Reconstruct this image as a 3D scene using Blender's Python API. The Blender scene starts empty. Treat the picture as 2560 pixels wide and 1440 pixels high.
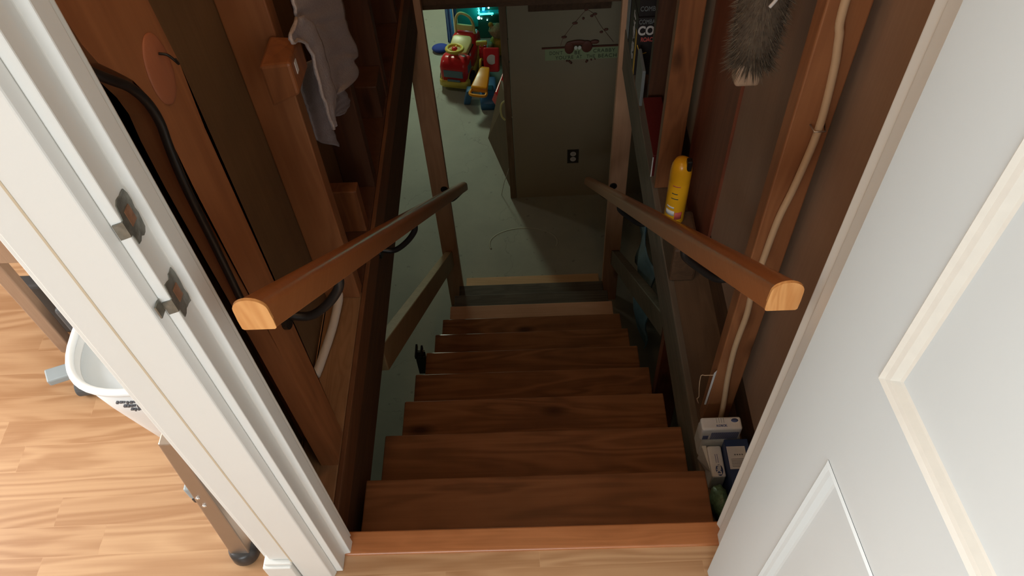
import bpy, bmesh, math, random
from mathutils import Vector, Matrix
random.seed(7)
S = bpy.context.scene
COL = S.collection

# ------------------------------------------------------------ camera
cam_d = bpy.data.cameras.new('camera')
cam = bpy.data.objects.new('camera', cam_d)
COL.objects.link(cam)
Mr = ((0.998942790, -0.011326828, -0.044553393),
      (-0.036354489, -0.787826220, -0.614823713),
      (-0.028136330, 0.615793431, -0.787405103))      # rows: image right, image down, forward
cm = Matrix(((Mr[0][0], -Mr[1][0], -Mr[2][0], 0.00990774),
             (Mr[0][1], -Mr[1][1], -Mr[2][1], -0.60705389),
             (Mr[0][2], -Mr[1][2], -Mr[2][2], 1.61175176),
             (0, 0, 0, 1)))
cam.matrix_world = cm
cam_d.sensor_width = 36.0
cam_d.lens = 1980.666 / 2560 * 36.0
cam_d.clip_start = 0.02
S.camera = cam

# ------------------------------------------------------------ world, exposure
W = bpy.data.worlds.new('world'); S.world = W; W.use_nodes = True
bg = W.node_tree.nodes['Background']
bg.inputs[0].default_value = (0.75, 0.87, 1.0, 1); bg.inputs[1].default_value = 1.0
S.view_settings.view_transform = 'Standard'
S.view_settings.look = 'None'
S.view_settings.gamma = 1.0
S.view_settings.use_curve_mapping = False
S.view_settings.exposure = 0.0

def area(name, loc, target, sx, sy, power, color):
    l = bpy.data.lights.new(name, 'AREA'); l.shape = 'RECTANGLE'; l.size = sx; l.size_y = sy
    l.energy = power; l.color = color
    o = bpy.data.objects.new(name, l); COL.objects.link(o); o.location = loc
    o.rotation_euler = (Vector(target) - Vector(loc)).to_track_quat('-Z', 'Y').to_euler()
    return o
def point(name, loc, power, color, r=0.05):
    l = bpy.data.lights.new(name, 'POINT'); l.energy = power; l.color = color; l.shadow_soft_size = r
    o = bpy.data.objects.new(name, l); COL.objects.link(o); o.location = loc
    return o
# daylight arriving through the two kitchen windows (built below)
area('kitchen_window_daylight', (-0.6, -2.97, 1.55), (-0.3, 0.0, 0.5), 1.5, 1.1, 46, (0.88, 0.96, 1.0))
area('side_window_daylight', (-3.47, 0.3, 1.55), (-0.6, 0.3, 0.3), 1.5, 1.1, 110, (1.0, 0.98, 0.96))
# bare bulb on the stairwell ceiling, basement playroom lamp, added toy fill
point('stairwell_bulb_light', (-0.05, 0.40, 2.28), 7.5, (1.0, 0.60, 0.30), 0.04)
point('playroom_lamp_light', (-0.95, 5.6, -0.55), 52, (0.80, 1.0, 0.76), 0.16)
point('toy_fill_light', (-2.1, 4.3, -0.6), 9, (1.0, 0.92, 0.74), 0.1)  # unseen fill with no fixture, added to brighten the toy fronts

# ------------------------------------------------------------ materials
def newmat(name):
    m = bpy.data.materials.new(name); m.use_nodes = True
    nt = m.node_tree; b = nt.nodes['Principled BSDF']
    return m, nt, b
def plain(name, col, rough=0.5, metal=0.0, var=0.06, scale=30.0, spec=0.5, bump=0.0, emit=None, estr=0.0, alpha=1.0, trans=0.0):
    m, nt, b = newmat(name)
    N = nt.nodes; L = nt.links
    tc = N.new('ShaderNodeTexCoord'); nz = N.new('ShaderNodeTexNoise')
    nz.inputs['Scale'].default_value = scale; nz.inputs['Detail'].default_value = 4
    L.new(tc.outputs['Object'], nz.inputs['Vector'])
    mx = N.new('ShaderNodeMix'); mx.data_type = 'RGBA'
    lo = [max(0, c * (1 - var)) for c in col]; hi = [min(1, c * (1 + var)) for c in col]
    mx.inputs[6].default_value = (*lo, 1); mx.inputs[7].default_value = (*hi, 1)
    L.new(nz.outputs['Fac'], mx.inputs[0]); L.new(mx.outputs[2], b.inputs['Base Color'])
    b.inputs['Roughness'].default_value = rough; b.inputs['Metallic'].default_value = metal
    b.inputs['Specular IOR Level'].default_value = spec
    b.inputs['Alpha'].default_value = alpha
    b.inputs['Transmission Weight'].default_value = trans
    if emit:
        b.inputs['Emission Color'].default_value = (*emit, 1); b.inputs['Emission Strength'].default_value = estr
    if bump:
        bp = N.new('ShaderNodeBump'); bp.inputs['Strength'].default_value = bump; bp.inputs['Distance'].default_value = 0.002
        L.new(nz.outputs['Fac'], bp.inputs['Height']); L.new(bp.outputs['Normal'], b.inputs['Normal'])
    return m
def wood(name, c1, c2, axis='x', rough=0.45, scale=1.0, knots=0.0, spec=0.4, contrast=0.35, blotch=0.3):
    """stained softwood: stretched rings + fine fibres along one axis, optional knots"""
    m, nt, b = newmat(name)
    N = nt.nodes; L = nt.links
    tc = N.new('ShaderNodeTexCoord'); oi = N.new('ShaderNodeObjectInfo')
    addv = N.new('ShaderNodeVectorMath'); addv.operation = 'ADD'
    sc = N.new('ShaderNodeVectorMath'); sc.operation = 'SCALE'; sc.inputs['Scale'].default_value = 13.0
    L.new(oi.outputs['Random'], sc.inputs[0]); L.new(tc.outputs['Object'], addv.inputs[0]); L.new(sc.outputs[0], addv.inputs[1])
    mp = N.new('ShaderNodeMapping')
    s = {'x': (1.2, 9, 9), 'y': (9, 1.2, 9), 'z': (9, 9, 1.2)}[axis]
    mp.inputs['Scale'].default_value = [v * scale for v in s]
    L.new(addv.outputs[0], mp.inputs['Vector'])
    n1 = N.new('ShaderNodeTexNoise'); n1.inputs['Scale'].default_value = 1.3; n1.inputs['Detail'].default_value = 2; n1.inputs['Distortion'].default_value = 0.6
    L.new(mp.outputs[0], n1.inputs['Vector'])
    mul = N.new('ShaderNodeMath'); mul.operation = 'MULTIPLY'; mul.inputs[1].default_value = 40.0
    L.new(n1.outputs['Fac'], mul.inputs[0])
    sn = N.new('ShaderNodeMath'); sn.operation = 'SINE'; L.new(mul.outputs[0], sn.inputs[0])
    m01 = N.new('ShaderNodeMapRange'); m01.inputs[1].default_value = -1; m01.inputs[2].default_value = 1
    L.new(sn.outputs[0], m01.inputs[0])
    mp2 = N.new('ShaderNodeMapping')
    s2 = {'x': (4, 160, 160), 'y': (160, 4, 160), 'z': (160, 160, 4)}[axis]
    mp2.inputs['Scale'].default_value = s2
    L.new(addv.outputs[0], mp2.inputs['Vector'])
    n2 = N.new('ShaderNodeTexNoise'); n2.inputs['Scale'].default_value = 1.0; n2.inputs['Detail'].default_value = 3
    L.new(mp2.outputs[0], n2.inputs['Vector'])
    n3 = N.new('ShaderNodeTexNoise'); n3.inputs['Scale'].default_value = 7.0; n3.inputs['Detail'].default_value = 3
    L.new(addv.outputs[0], n3.inputs['Vector'])
    a = N.new('ShaderNodeMath'); a.operation = 'MULTIPLY'; a.inputs[1].default_value = contrast; L.new(m01.outputs[0], a.inputs[0])
    bb = N.new('ShaderNodeMath'); bb.operation = 'MULTIPLY_ADD'; bb.inputs[1].default_value = 0.5; L.new(n2.outputs['Fac'], bb.inputs[0]); L.new(a.outputs[0], bb.inputs[2])
    c = N.new('ShaderNodeMath'); c.operation = 'MULTIPLY_ADD'; c.inputs[1].default_value = blotch * 2; L.new(n3.outputs['Fac'], c.inputs[0]); L.new(bb.outputs[0], c.inputs[2])
    rg = N.new('ShaderNodeMapRange'); rg.inputs[1].default_value = 0.25; rg.inputs[2].default_value = 0.45 + contrast + blotch
    L.new(c.outputs[0], rg.inputs[0])
    mx = N.new('ShaderNodeMix'); mx.data_type = 'RGBA'
    mx.inputs[6].default_value = (*c1, 1); mx.inputs[7].default_value = (*c2, 1)
    L.new(rg.outputs[0], mx.inputs[0])
    out = mx.outputs[2]
    if knots > 0:
        mp3 = N.new('ShaderNodeMapping'); s3 = {'x': (2.6, 6, 6), 'y': (6, 2.6, 6), 'z': (6, 6, 2.6)}[axis]
        mp3.inputs['Scale'].default_value = s3
        L.new(addv.outputs[0], mp3.inputs['Vector'])
        v = N.new('ShaderNodeTexVoronoi'); v.inputs['Scale'].default_value = 1.0
        L.new(mp3.outputs[0], v.inputs['Vector'])
        kr = N.new('ShaderNodeMapRange'); kr.inputs[1].default_value = 0.05; kr.inputs[2].default_value = 0.16; kr.inputs[3].default_value = 1 - knots; kr.inputs[4].default_value = 1
        L.new(v.outputs['Distance'], kr.inputs[0])
        mk = N.new('ShaderNodeMix'); mk.data_type = 'RGBA'; mk.blend_type = 'MULTIPLY'; mk.inputs[0].default_value = 1.0
        L.new(out, mk.inputs[6]); L.new(kr.outputs[0], mk.inputs[7]); out = mk.outputs[2]
    L.new(out, b.inputs['Base Color'])
    b.inputs['Roughness'].default_value = rough; b.inputs['Specular IOR Level'].default_value = spec
    bp = N.new('ShaderNodeBump'); bp.inputs['Strength'].default_value = 0.15; bp.inputs['Distance'].default_value = 0.001
    L.new(n2.outputs['Fac'], bp.inputs['Height']); L.new(bp.outputs['Normal'], b.inputs['Normal'])
    return m
def laminate(name):
    m, nt, b = newmat(name); N = nt.nodes; L = nt.links
    tc = N.new('ShaderNodeTexCoord')
    mp = N.new('ShaderNodeMapping'); mp.inputs['Rotation'].default_value = (0, 0, math.radians(-1))
    L.new(tc.outputs['Object'], mp.inputs['Vector'])
    br = N.new('ShaderNodeTexBrick'); br.offset = 0.37; br.offset_frequency = 2; br.squash_frequency = 3; br.squash = 0.75
    br.inputs['Scale'].default_value = 1.0; br.inputs['Brick Width'].default_value = 0.52; br.inputs['Row Height'].default_value = 0.066
    br.inputs['Mortar Size'].default_value = 0.0004; br.inputs['Mortar Smooth'].default_value = 0.0
    br.inputs['Color1'].default_value = (0, 0, 0, 1); br.inputs['Color2'].default_value = (1, 1, 1, 1); br.inputs['Mortar'].default_value = (0.1, 0.1, 0.1, 1)
    br.inputs['Bias'].default_value = 0.0
    L.new(mp.outputs[0], br.inputs['Vector'])
    # shift the grain per stave
    ad = N.new('ShaderNodeVectorMath'); ad.operation = 'MULTIPLY_ADD'; ad.inputs[1].default_value = (3.1, 5.7, 2.3)
    L.new(br.outputs['Color'], ad.inputs[0]); L.new(mp.outputs[0], ad.inputs[2])
    m2 = N.new('ShaderNodeMapping'); m2.inputs['Scale'].default_value = (1.1, 10, 8); L.new(ad.outputs[0], m2.inputs['Vector'])
    n1 = N.new('ShaderNodeTexNoise'); n1.inputs['Scale'].default_value = 1.1; n1.inputs['Detail'].default_value = 2.5; n1.inputs['Distortion'].default_value = 0.7
    L.new(m2.outputs[0], n1.inputs['Vector'])
    mu = N.new('ShaderNodeMath'); mu.operation = 'MULTIPLY'; mu.inputs[1].default_value = 44; L.new(n1.outputs['Fac'], mu.inputs[0])
    sn = N.new('ShaderNodeMath'); sn.operation = 'SINE'; L.new(mu.outputs[0], sn.inputs[0])
    mr = N.new('ShaderNodeMapRange'); mr.inputs[1].default_value = -1; mr.inputs[2].default_value = 1; mr.inputs[4].default_value = 0.55; L.new(sn.outputs[0], mr.inputs[0])
    m3 = N.new('ShaderNodeMapping'); m3.inputs['Scale'].default_value = (6, 220, 30); L.new(ad.outputs[0], m3.inputs['Vector'])
    n2 = N.new('ShaderNodeTexNoise'); n2.inputs['Scale'].default_value = 1.0; n2.inputs['Detail'].default_value = 2; L.new(m3.outputs[0], n2.inputs['Vector'])
    s1 = N.new('ShaderNodeMath'); s1.operation = 'MULTIPLY_ADD'; s1.inputs[1].default_value = 0.35; L.new(n2.outputs['Fac'], s1.inputs[0]); L.new(mr.outputs[0], s1.inputs[2])
    s2 = N.new('ShaderNodeMath'); s2.operation = 'MULTIPLY_ADD'; s2.inputs[1].default_value = 0.24; L.new(br.outputs['Color'], s2.inputs[0]); L.new(s1.outputs[0], s2.inputs[2])
    mx = N.new('ShaderNodeMix'); mx.data_type = 'RGBA'
    mx.inputs[6].default_value = (0.59, 0.365, 0.20, 1); mx.inputs[7].default_value = (0.38, 0.195, 0.09, 1)
    L.new(s2.outputs[0], mx.inputs[0]); L.new(mx.outputs[2], b.inputs['Base Color'])
    b.inputs['Roughness'].default_value = 0.32
    return m
def concrete(name, c1, c2):
    m, nt, b = newmat(name); N = nt.nodes; L = nt.links
    tc = N.new('ShaderNodeTexCoord')
    n = N.new('ShaderNodeTexNoise'); n.inputs['Scale'].default_value = 2.2; n.inputs['Detail'].default_value = 8; n.inputs['Roughness'].default_value = 0.65
    L.new(tc.outputs['Object'], n.inputs['Vector'])
    mx = N.new('ShaderNodeMix'); mx.data_type = 'RGBA'; mx.inputs[6].default_value = (*c1, 1); mx.inputs[7].default_value = (*c2, 1)
    rr = N.new('ShaderNodeMapRange'); rr.inputs[1].default_value = 0.3; rr.inputs[2].default_value = 0.7
    L.new(n.outputs['Fac'], rr.inputs[0]); L.new(rr.outputs[0], mx.inputs[0])
    # hairline cracks
    v = N.new('ShaderNodeTexVoronoi'); v.feature = 'DISTANCE_TO_EDGE'; v.inputs['Scale'].default_value = 0.8
    n2 = N.new('ShaderNodeTexNoise'); n2.inputs['Scale'].default_value = 6; n2.inputs['Detail'].default_value = 5; L.new(tc.outputs['Object'], n2.inputs['Vector'])
    wv = N.new('ShaderNodeVectorMath'); wv.operation = 'MULTIPLY_ADD'; wv.inputs[1].default_value = (0.35, 0.35, 0.35)
    L.new(n2.outputs['Color'], wv.inputs[0]); L.new(tc.outputs['Object'], wv.inputs[2]); L.new(wv.outputs[0], v.inputs['Vector'])
    cr = N.new('ShaderNodeMapRange'); cr.inputs[1].default_value = 0.0; cr.inputs[2].default_value = 0.003; cr.inputs[3].default_value = 0.75; cr.inputs[4].default_value = 1.0
    L.new(v.outputs['Distance'], cr.inputs[0])
    mk = N.new('ShaderNodeMix'); mk.data_type = 'RGBA'; mk.blend_type = 'MULTIPLY'; mk.inputs[0].default_value = 1.0
    L.new(mx.outputs[2], mk.inputs[6]); L.new(cr.outputs[0], mk.inputs[7])
    # small dark specks
    n3 = N.new('ShaderNodeTexNoise'); n3.inputs['Scale'].default_value = 25; n3.inputs['Detail'].default_value = 1; L.new(tc.outputs['Object'], n3.inputs['Vector'])
    sr = N.new('ShaderNodeMapRange'); sr.inputs[1].default_value = 0.70; sr.inputs[2].default_value = 0.76; sr.inputs[3].default_value = 1; sr.inputs[4].default_value = 0.75
    L.new(n3.outputs['Fac'], sr.inputs[0])
    mk2 = N.new('ShaderNodeMix'); mk2.data_type = 'RGBA'; mk2.blend_type = 'MULTIPLY'; mk2.inputs[0].default_value = 1.0
    L.new(mk.outputs[2], mk2.inputs[6]); L.new(sr.outputs[0], mk2.inputs[7])
    L.new(mk2.outputs[2], b.inputs['Base Color'])
    b.inputs['Roughness'].default_value = 0.6
    return m

M_lam = laminate('oak_laminate')
M_nose = wood('threshold_oak', (0.36, 0.13, 0.045), (0.52, 0.20, 0.075), 'x', 0.28, 1.6, 0, 0.5, 0.12, 0.12)
M_tread = wood('stained_tread', (0.15, 0.062, 0.027), (0.35, 0.152, 0.068), 'x', 0.2, 0.9, 0.7, 0.5, 0.60, 0.5)
M_newtread = wood('raw_pine_tread', (0.62, 0.34, 0.20), (0.72, 0.42, 0.27), 'x', 0.5, 1.0, 0, 0.4, 0.15, 0.2)
M_greytread = wood('dusty_grey_tread', (0.085, 0.07, 0.055), (0.17, 0.14, 0.11), 'x', 0.6, 1.0, 0.3, 0.3, 0.4, 0.4)
M_studx = wood('old_fir_x', (0.16, 0.055, 0.018), (0.30, 0.12, 0.045), 'x', 0.5, 1.0, 0.4)
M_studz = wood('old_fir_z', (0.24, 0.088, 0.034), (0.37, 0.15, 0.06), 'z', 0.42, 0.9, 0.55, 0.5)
M_studzr = wood('old_fir_dark_z', (0.17, 0.058, 0.022), (0.30, 0.11, 0.04), 'z', 0.42, 0.9, 0.55, 0.5)
M_knot = wood('pinkish_worn_fir', (0.29, 0.095, 0.045), (0.40, 0.145, 0.07), 'z', 0.5, 0.9, 0.3)
M_studdk = wood('old_fir_painted_shade_z', (0.060, 0.024, 0.012), (0.105, 0.042, 0.020), 'z', 0.5, 0.9, 0.4)  # darker fir copy: shade on the far studs and plate put into the colour
M_studred = wood('red_fir_z', (0.15, 0.04, 0.02), (0.26, 0.08, 0.04), 'z', 0.45, 0.9, 0.4)
M_study = wood('old_fir_y', (0.13, 0.05, 0.022), (0.22, 0.09, 0.038), 'y', 0.5, 1.0, 0.3)
M_rim = wood('dark_rim_joist', (0.07, 0.036, 0.018), (0.13, 0.066, 0.032), 'y', 0.6, 1.0, 0.3)
M_rimr = wood('dusty_brown_ledge', (0.10, 0.058, 0.032), (0.17, 0.10, 0.055), 'y', 0.7, 1.0, 0.1)
M_greysill = wood('grey_weathered_beam', (0.12, 0.09, 0.062), (0.21, 0.155, 0.105), 'y', 0.65, 1.0, 0.3)
M_pinez = wood('new_pine_z', (0.50, 0.27, 0.15), (0.64, 0.36, 0.21), 'z', 0.5, 0.8, 0.4)
M_pinex = wood('new_pine_x', (0.66, 0.40, 0.20), (0.78, 0.50, 0.27), 'x', 0.5, 0.8, 0.3)
M_piney = wood('pine_guard', (0.36, 0.24, 0.12), (0.46, 0.32, 0.17), 'y', 0.5, 0.8, 0.3)
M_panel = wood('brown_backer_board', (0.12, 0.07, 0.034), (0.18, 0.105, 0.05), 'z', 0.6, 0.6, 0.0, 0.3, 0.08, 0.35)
M_panelr = wood('brown_backer_board_glare', (0.32, 0.20, 0.135), (0.40, 0.26, 0.175), 'z', 0.6, 0.6, 0.0, 0.3, 0.06, 0.3)  # right board paler: glare near the bright door put into the colour
M_osb = wood('plywood_ledge', (0.20, 0.10, 0.045), (0.36, 0.19, 0.09), 'y', 0.6, 2.5, 0.0, 0.3, 0.3, 0.5)
M_rail = wood('varnished_rail', (0.37, 0.135, 0.045), (0.43, 0.165, 0.058), 'y', 0.28, 1.4, 0, 0.6, 0.08, 0.05)
M_railcap = wood('oak_rail_end', (0.62, 0.27, 0.085), (0.80, 0.42, 0.16), 'z', 0.3, 2.5, 0, 0.5, 0.35, 0.1)
M_white = plain('old_white_paint', (0.77, 0.78, 0.755), 0.4, var=0.02, scale=9, bump=0.1)
M_wall = plain('painted_wall', (0.78, 0.76, 0.70), 0.7, var=0.02, scale=5)
M_beige = plain('caulk_line', (0.60, 0.50, 0.36), 0.7)
M_door = plain('door_white_paint', (0.585, 0.635, 0.645), 0.38, var=0.015, scale=12, bump=0.05)
M_moulding = plain('door_moulding_yellowed', (0.655, 0.645, 0.59), 0.45, var=0.06, scale=60, bump=0.2)
M_strike = plain('tarnished_strike_steel', (0.22, 0.22, 0.19), 0.45, 0.7, var=0.5, scale=90, bump=0.6)
M_rust = plain('bare_brown_metal', (0.30, 0.15, 0.08), 0.5, 0.3, var=0.4, scale=150)
M_black = plain('black_metal', (0.02, 0.017, 0.015), 0.4, 0.3)
M_darkpl = plain('dark_plastic', (0.03, 0.028, 0.028), 0.35)
M_cable = plain('beige_cable_sheath', (0.60, 0.40, 0.235), 0.45, var=0.04)
M_towel = plain('grey_knit_cotton', (0.35, 0.32, 0.335), 0.95, var=0.22, scale=260, bump=0.9)
M_hem = plain('grey_towel_hem', (0.38, 0.31, 0.28), 0.95, var=0.3, scale=200, bump=0.9)
M_fur = plain('grey_brown_lambswool', (0.10, 0.068, 0.042), 0.9, var=0.6, scale=90)
M_fur2 = plain('pale_lambswool', (0.19, 0.15, 0.10), 0.9, var=0.4, scale=90)
M_handle = plain('pale_brown_handle', (0.42, 0.27, 0.17), 0.5)
M_string = plain('white_string', (0.6, 0.55, 0.5), 0.8)
M_yellow = plain('can_yellow_orange', (0.95, 0.45, 0.015), 0.25, var=0.03)
M_label = plain('white_label', (0.75, 0.72, 0.68), 0.5)
M_red = plain('toy_red_plastic', (0.72, 0.03, 0.035), 0.22, var=0.05)
M_toyyel = plain('toy_yellow_plastic', (0.80, 0.62, 0.10), 0.3, var=0.05)
M_toycream = plain('toy_faded_yellow_plastic', (0.72, 0.66, 0.28), 0.35, var=0.05)
M_toyora = plain('toy_orange_plastic', (0.90, 0.36, 0.015), 0.28, var=0.05)
M_toyblue = plain('toy_blue_plastic', (0.05, 0.17, 0.35), 0.35, var=0.1)
M_toyglass = plain('toy_window_sticker', (0.16, 0.28, 0.36), 0.3, var=0.1)
M_tyre = plain('black_rubber', (0.015, 0.015, 0.016), 0.6)
M_green = plain('green_playset_panel', (0.01, 0.10, 0.075), 0.4, var=0.3, scale=8)
M_teal = plain('teal_playset_panel', (0.0, 0.32, 0.32), 0.35, var=0.2, scale=8)
M_led = plain('teal_light_strip', (0.1, 0.9, 0.8), 0.4, emit=(0.05, 1.0, 0.80), estr=5)
M_ledw = plain('white_light_globe', (0.9, 1, 1), 0.4, emit=(0.6, 1.0, 0.95), estr=7)
M_ledb = plain('blue_lit_panel', (0.1, 0.4, 0.9), 0.4, emit=(0.05, 0.35, 1.0), estr=2.5)
M_sheet = plain('blue_sheet_cloth', (0.20, 0.36, 0.78), 0.8, var=0.2, scale=12)
M_navy = plain('navy_curtain_cloth', (0.02, 0.05, 0.13), 0.8, var=0.2, scale=12)
M_bluepil = plain('blue_pillow_cloth', (0.03, 0.06, 0.35), 0.8, var=0.2, scale=20)
M_plush = plain('tan_plush', (0.38, 0.26, 0.14), 0.95, var=0.6, scale=60, bump=1.0)
M_plushy = plain('mustard_plush', (0.55, 0.33, 0.05), 0.95, var=0.4, scale=60, bump=1.0)
M_floorc = concrete('basement_concrete', (0.33, 0.33, 0.27), (0.43, 0.43, 0.35))
M_found = concrete('foundation_wall', (0.20, 0.19, 0.16), (0.28, 0.27, 0.22))
M_part = plain('olive_grey_wallboard', (0.36, 0.29, 0.185), 0.7, var=0.06, scale=6)
M_dust = plain('floor_dust_stain', (0.47, 0.47, 0.38), 0.8, var=0.1)
M_trimz = wood('partition_trim', (0.16, 0.10, 0.055), (0.26, 0.16, 0.09), 'z', 0.6, 1, 0.3)
M_ply = wood('leaning_plywood', (0.13, 0.08, 0.042), (0.19, 0.115, 0.06), 'z', 0.6, 0.6, 0.0, 0.3, 0.1, 0.2)
M_sign = plain('pale_green_sign_board', (0.36, 0.42, 0.22), 0.6, var=0.08, scale=12)
M_signtx = plain('sign_letters_dark', (0.06, 0.07, 0.04), 0.6)
M_crab = plain('crab_red_brown', (0.16, 0.05, 0.03), 0.6, var=0.3)
M_eye = plain('crab_eye_white', (0.85, 0.85, 0.7), 0.5)
M_outl = plain('outlet_brown_plate', (0.035, 0.025, 0.015), 0.4)
M_outf = plain('outlet_pale_face', (0.62, 0.55, 0.48), 0.4)
M_bin = plain('white_bin_plastic', (0.80, 0.84, 0.86), 0.35, var=0.01)
M_bininner = plain('grey_bin_inside', (0.60, 0.66, 0.70), 0.45, var=0.01)
M_ink = plain('grey_print', (0.10, 0.10, 0.11), 0.5)
M_taupe = wood('taupe_table_wood', (0.34, 0.22, 0.145), (0.42, 0.28, 0.19), 'z', 0.4, 1.5, 0, 0.4, 0.1, 0.15)
M_steel = plain('brushed_taupe_metal', (0.40, 0.34, 0.29), 0.35, 0.8)
M_greypl = plain('blue_grey_plastic', (0.33, 0.38, 0.40), 0.45)
M_darkgrey = plain('charcoal_rubber', (0.085, 0.09, 0.095), 0.6)
M_chrome = plain('chrome_screw', (0.85, 0.87, 0.9), 0.15, 1.0)
M_soap = plain('soap_wrapper_white', (0.86, 0.84, 0.81), 0.4, var=0.08, scale=40, bump=0.3)
M_film = plain('cloudy_shrink_film', (0.68, 0.66, 0.60), 0.3, var=0.1, scale=40, bump=0.6)
M_bluep = plain('blue_box_card', (0.03, 0.06, 0.16), 0.5)
M_blueprint = plain('blue_print', (0.08, 0.12, 0.28), 0.5)
M_greenbag = plain('green_white_plastic_bag', (0.16, 0.28, 0.17), 0.35, var=0.9, scale=120, bump=0.8)
M_boxblk = plain('black_carton', (0.025, 0.018, 0.016), 0.5, var=0.2)
M_boxred = plain('dark_red_carton', (0.13, 0.014, 0.012), 0.35, var=0.2)
M_ltext = plain('carton_white_text', (0.62, 0.56, 0.52), 0.5)
M_rtext = plain('carton_red_text', (0.60, 0.10, 0.08), 0.5)
M_yelstrip = plain('carton_yellow_strip', (0.75, 0.42, 0.03), 0.5)
M_greyfilm = plain('grey_plastic_sleeve', (0.22, 0.23, 0.22), 0.3)
M_tarp = plain('blue_tarp_plastic', (0.26, 0.46, 0.58), 0.4, var=0.35, scale=25, bump=0.8)
M_whitetube = plain('white_plastic_tube', (0.72, 0.66, 0.60), 0.35)
M_glass = plain('window_glass', (1, 1, 1), 0.0, trans=1.0, var=0)
M_bulb = plain('warm_bulb', (1, 0.8, 0.6), 0.3, emit=(1, 0.62, 0.30), estr=6)

# ------------------------------------------------------------ builders
def link(name, bm, mat, parent=None, smooth=False, bevel=0.0, origin=None, seg=2):
    me = bpy.data.meshes.new(name)
    bmesh.ops.recalc_face_normals(bm, faces=bm.faces)
    if origin is None:
        if parent is None and len(bm.verts):
            xs = [v.co for v in bm.verts]
            origin = Vector(((min(v.x for v in xs) + max(v.x for v in xs)) / 2, (min(v.y for v in xs) + max(v.y for v in xs)) / 2, min(v.z for v in xs)))
        else:
            origin = wloc(parent) if parent else Vector((0, 0, 0))
    origin = Vector(origin)
    for v in bm.verts: v.co -= origin
    bm.to_mesh(me); bm.free()
    o = bpy.data.objects.new(name, me); COL.objects.link(o)
    if smooth:
        for p in me.polygons: p.use_smooth = True
    me.materials.append(mat)
    if parent:
        o.parent = parent; o.location = origin - wloc(parent)
    else:
        o.location = origin
    if bevel:
        md = o.modifiers.new('bevel', 'BEVEL'); md.width = bevel; md.segments = seg; md.limit_method = 'ANGLE'
    return o
def wloc(o):
    v = Vector((0, 0, 0))
    while o: v += o.location; o = o.parent
    return v
def empty(name, loc, label=None, cat=None, group=None, kind=None):
    o = bpy.data.objects.new(name, None); COL.objects.link(o); o.location = loc; o.empty_display_size = 0.05
    tag(o, label, cat, group, kind); return o
def tag(o, label=None, cat=None, group=None, kind=None):
    if label: o['label'] = label
    if cat: o['category'] = cat
    if group: o['group'] = group
    if kind: o['kind'] = kind
    return o
def pv(o, label): o['label'] = label; return o
def addbox(bm, x0, x1, y0, y1, z0, z1):
    vs = [bm.verts.new(c) for c in ((x0, y0, z0), (x1, y0, z0), (x1, y1, z0), (x0, y1, z0), (x0, y0, z1), (x1, y0, z1), (x1, y1, z1), (x0, y1, z1))]
    for f in ((0, 1, 2, 3), (4, 5, 6, 7), (0, 1, 5, 4), (1, 2, 6, 5), (2, 3, 7, 6), (3, 0, 4, 7)):
        bm.faces.new([vs[i] for i in f])
    return vs
def box(name, x0, x1, y0, y1, z0, z1, mat, parent=None, bevel=0.002, **k):
    bm = bmesh.new(); addbox(bm, x0, x1, y0, y1, z0, z1)
    return link(name, bm, mat, parent, bevel=bevel, **k)
def boxes(name, bl, mat, parent=None, bevel=0.0, **k):
    bm = bmesh.new()
    for b in bl: addbox(bm, *b)
    return link(name, bm, mat, parent, bevel=bevel, **k)
def hexa(name, pts, mat, parent=None, bevel=0.002, **k):
    """8 corners: 4 bottom, 4 top"""
    bm = bmesh.new(); vs = [bm.verts.new(p) for p in pts]
    for f in ((0, 1, 2, 3), (4, 5, 6, 7), (0, 1, 5, 4), (1, 2, 6, 5), (2, 3, 7, 6), (3, 0, 4, 7)):
        bm.faces.new([vs[i] for i in f])
    return link(name, bm, mat, parent, bevel=bevel, **k)
def prism(name, poly, z0, z1, mat, parent=None, bevel=0.0, **k):
    """poly: list of (x, y); extruded in z"""
    bm = bmesh.new()
    a = [bm.verts.new((x, y, z0)) for x, y in poly]; b = [bm.verts.new((x, y, z1)) for x, y in poly]
    n = len(poly)
    bm.faces.new(a); bm.faces.new(b)
    for i in range(n): bm.faces.new((a[i], a[(i + 1) % n], b[(i + 1) % n], b[i]))
    return link(name, bm, mat, parent, bevel=bevel, **k)
def addtube(bm, pts, r, seg=12, close=False, caps=True, flat=1.0):
    pts = [Vector(p) for p in pts]; n = len(pts); rings = []
    prevn = None
    for i, p in enumerate(pts):
        if close: t = pts[(i + 1) % n] - pts[i - 1]
        elif i == 0: t = pts[1] - pts[0]
        elif i == n - 1: t = pts[-1] - pts[-2]
        else: t = pts[i + 1] - pts[i - 1]
        t.normalize()
        if prevn is None:
            u = t.cross(Vector((0, 0, 1)))
            if u.length < 0.05: u = t.cross(Vector((1, 0, 0)))
        else: u = prevn - t * prevn.dot(t)
        u.normalize(); prevn = u; w = t.cross(u)
        rr = r[i] if isinstance(r, (list, tuple)) else r
        rings.append([bm.verts.new(p + (u * math.cos(a) + w * math.sin(a) * flat) * rr) for a in (2 * math.pi * k / seg for k in range(seg))])
    m = n if close else n - 1
    for i in range(m):
        A = rings[i]; B = rings[(i + 1) % n]
        for k in range(seg): bm.faces.new((A[k], A[(k + 1) % seg], B[(k + 1) % seg], B[k]))
    if caps and not close: bm.faces.new(rings[0][::-1]); bm.faces.new(rings[-1])
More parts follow.
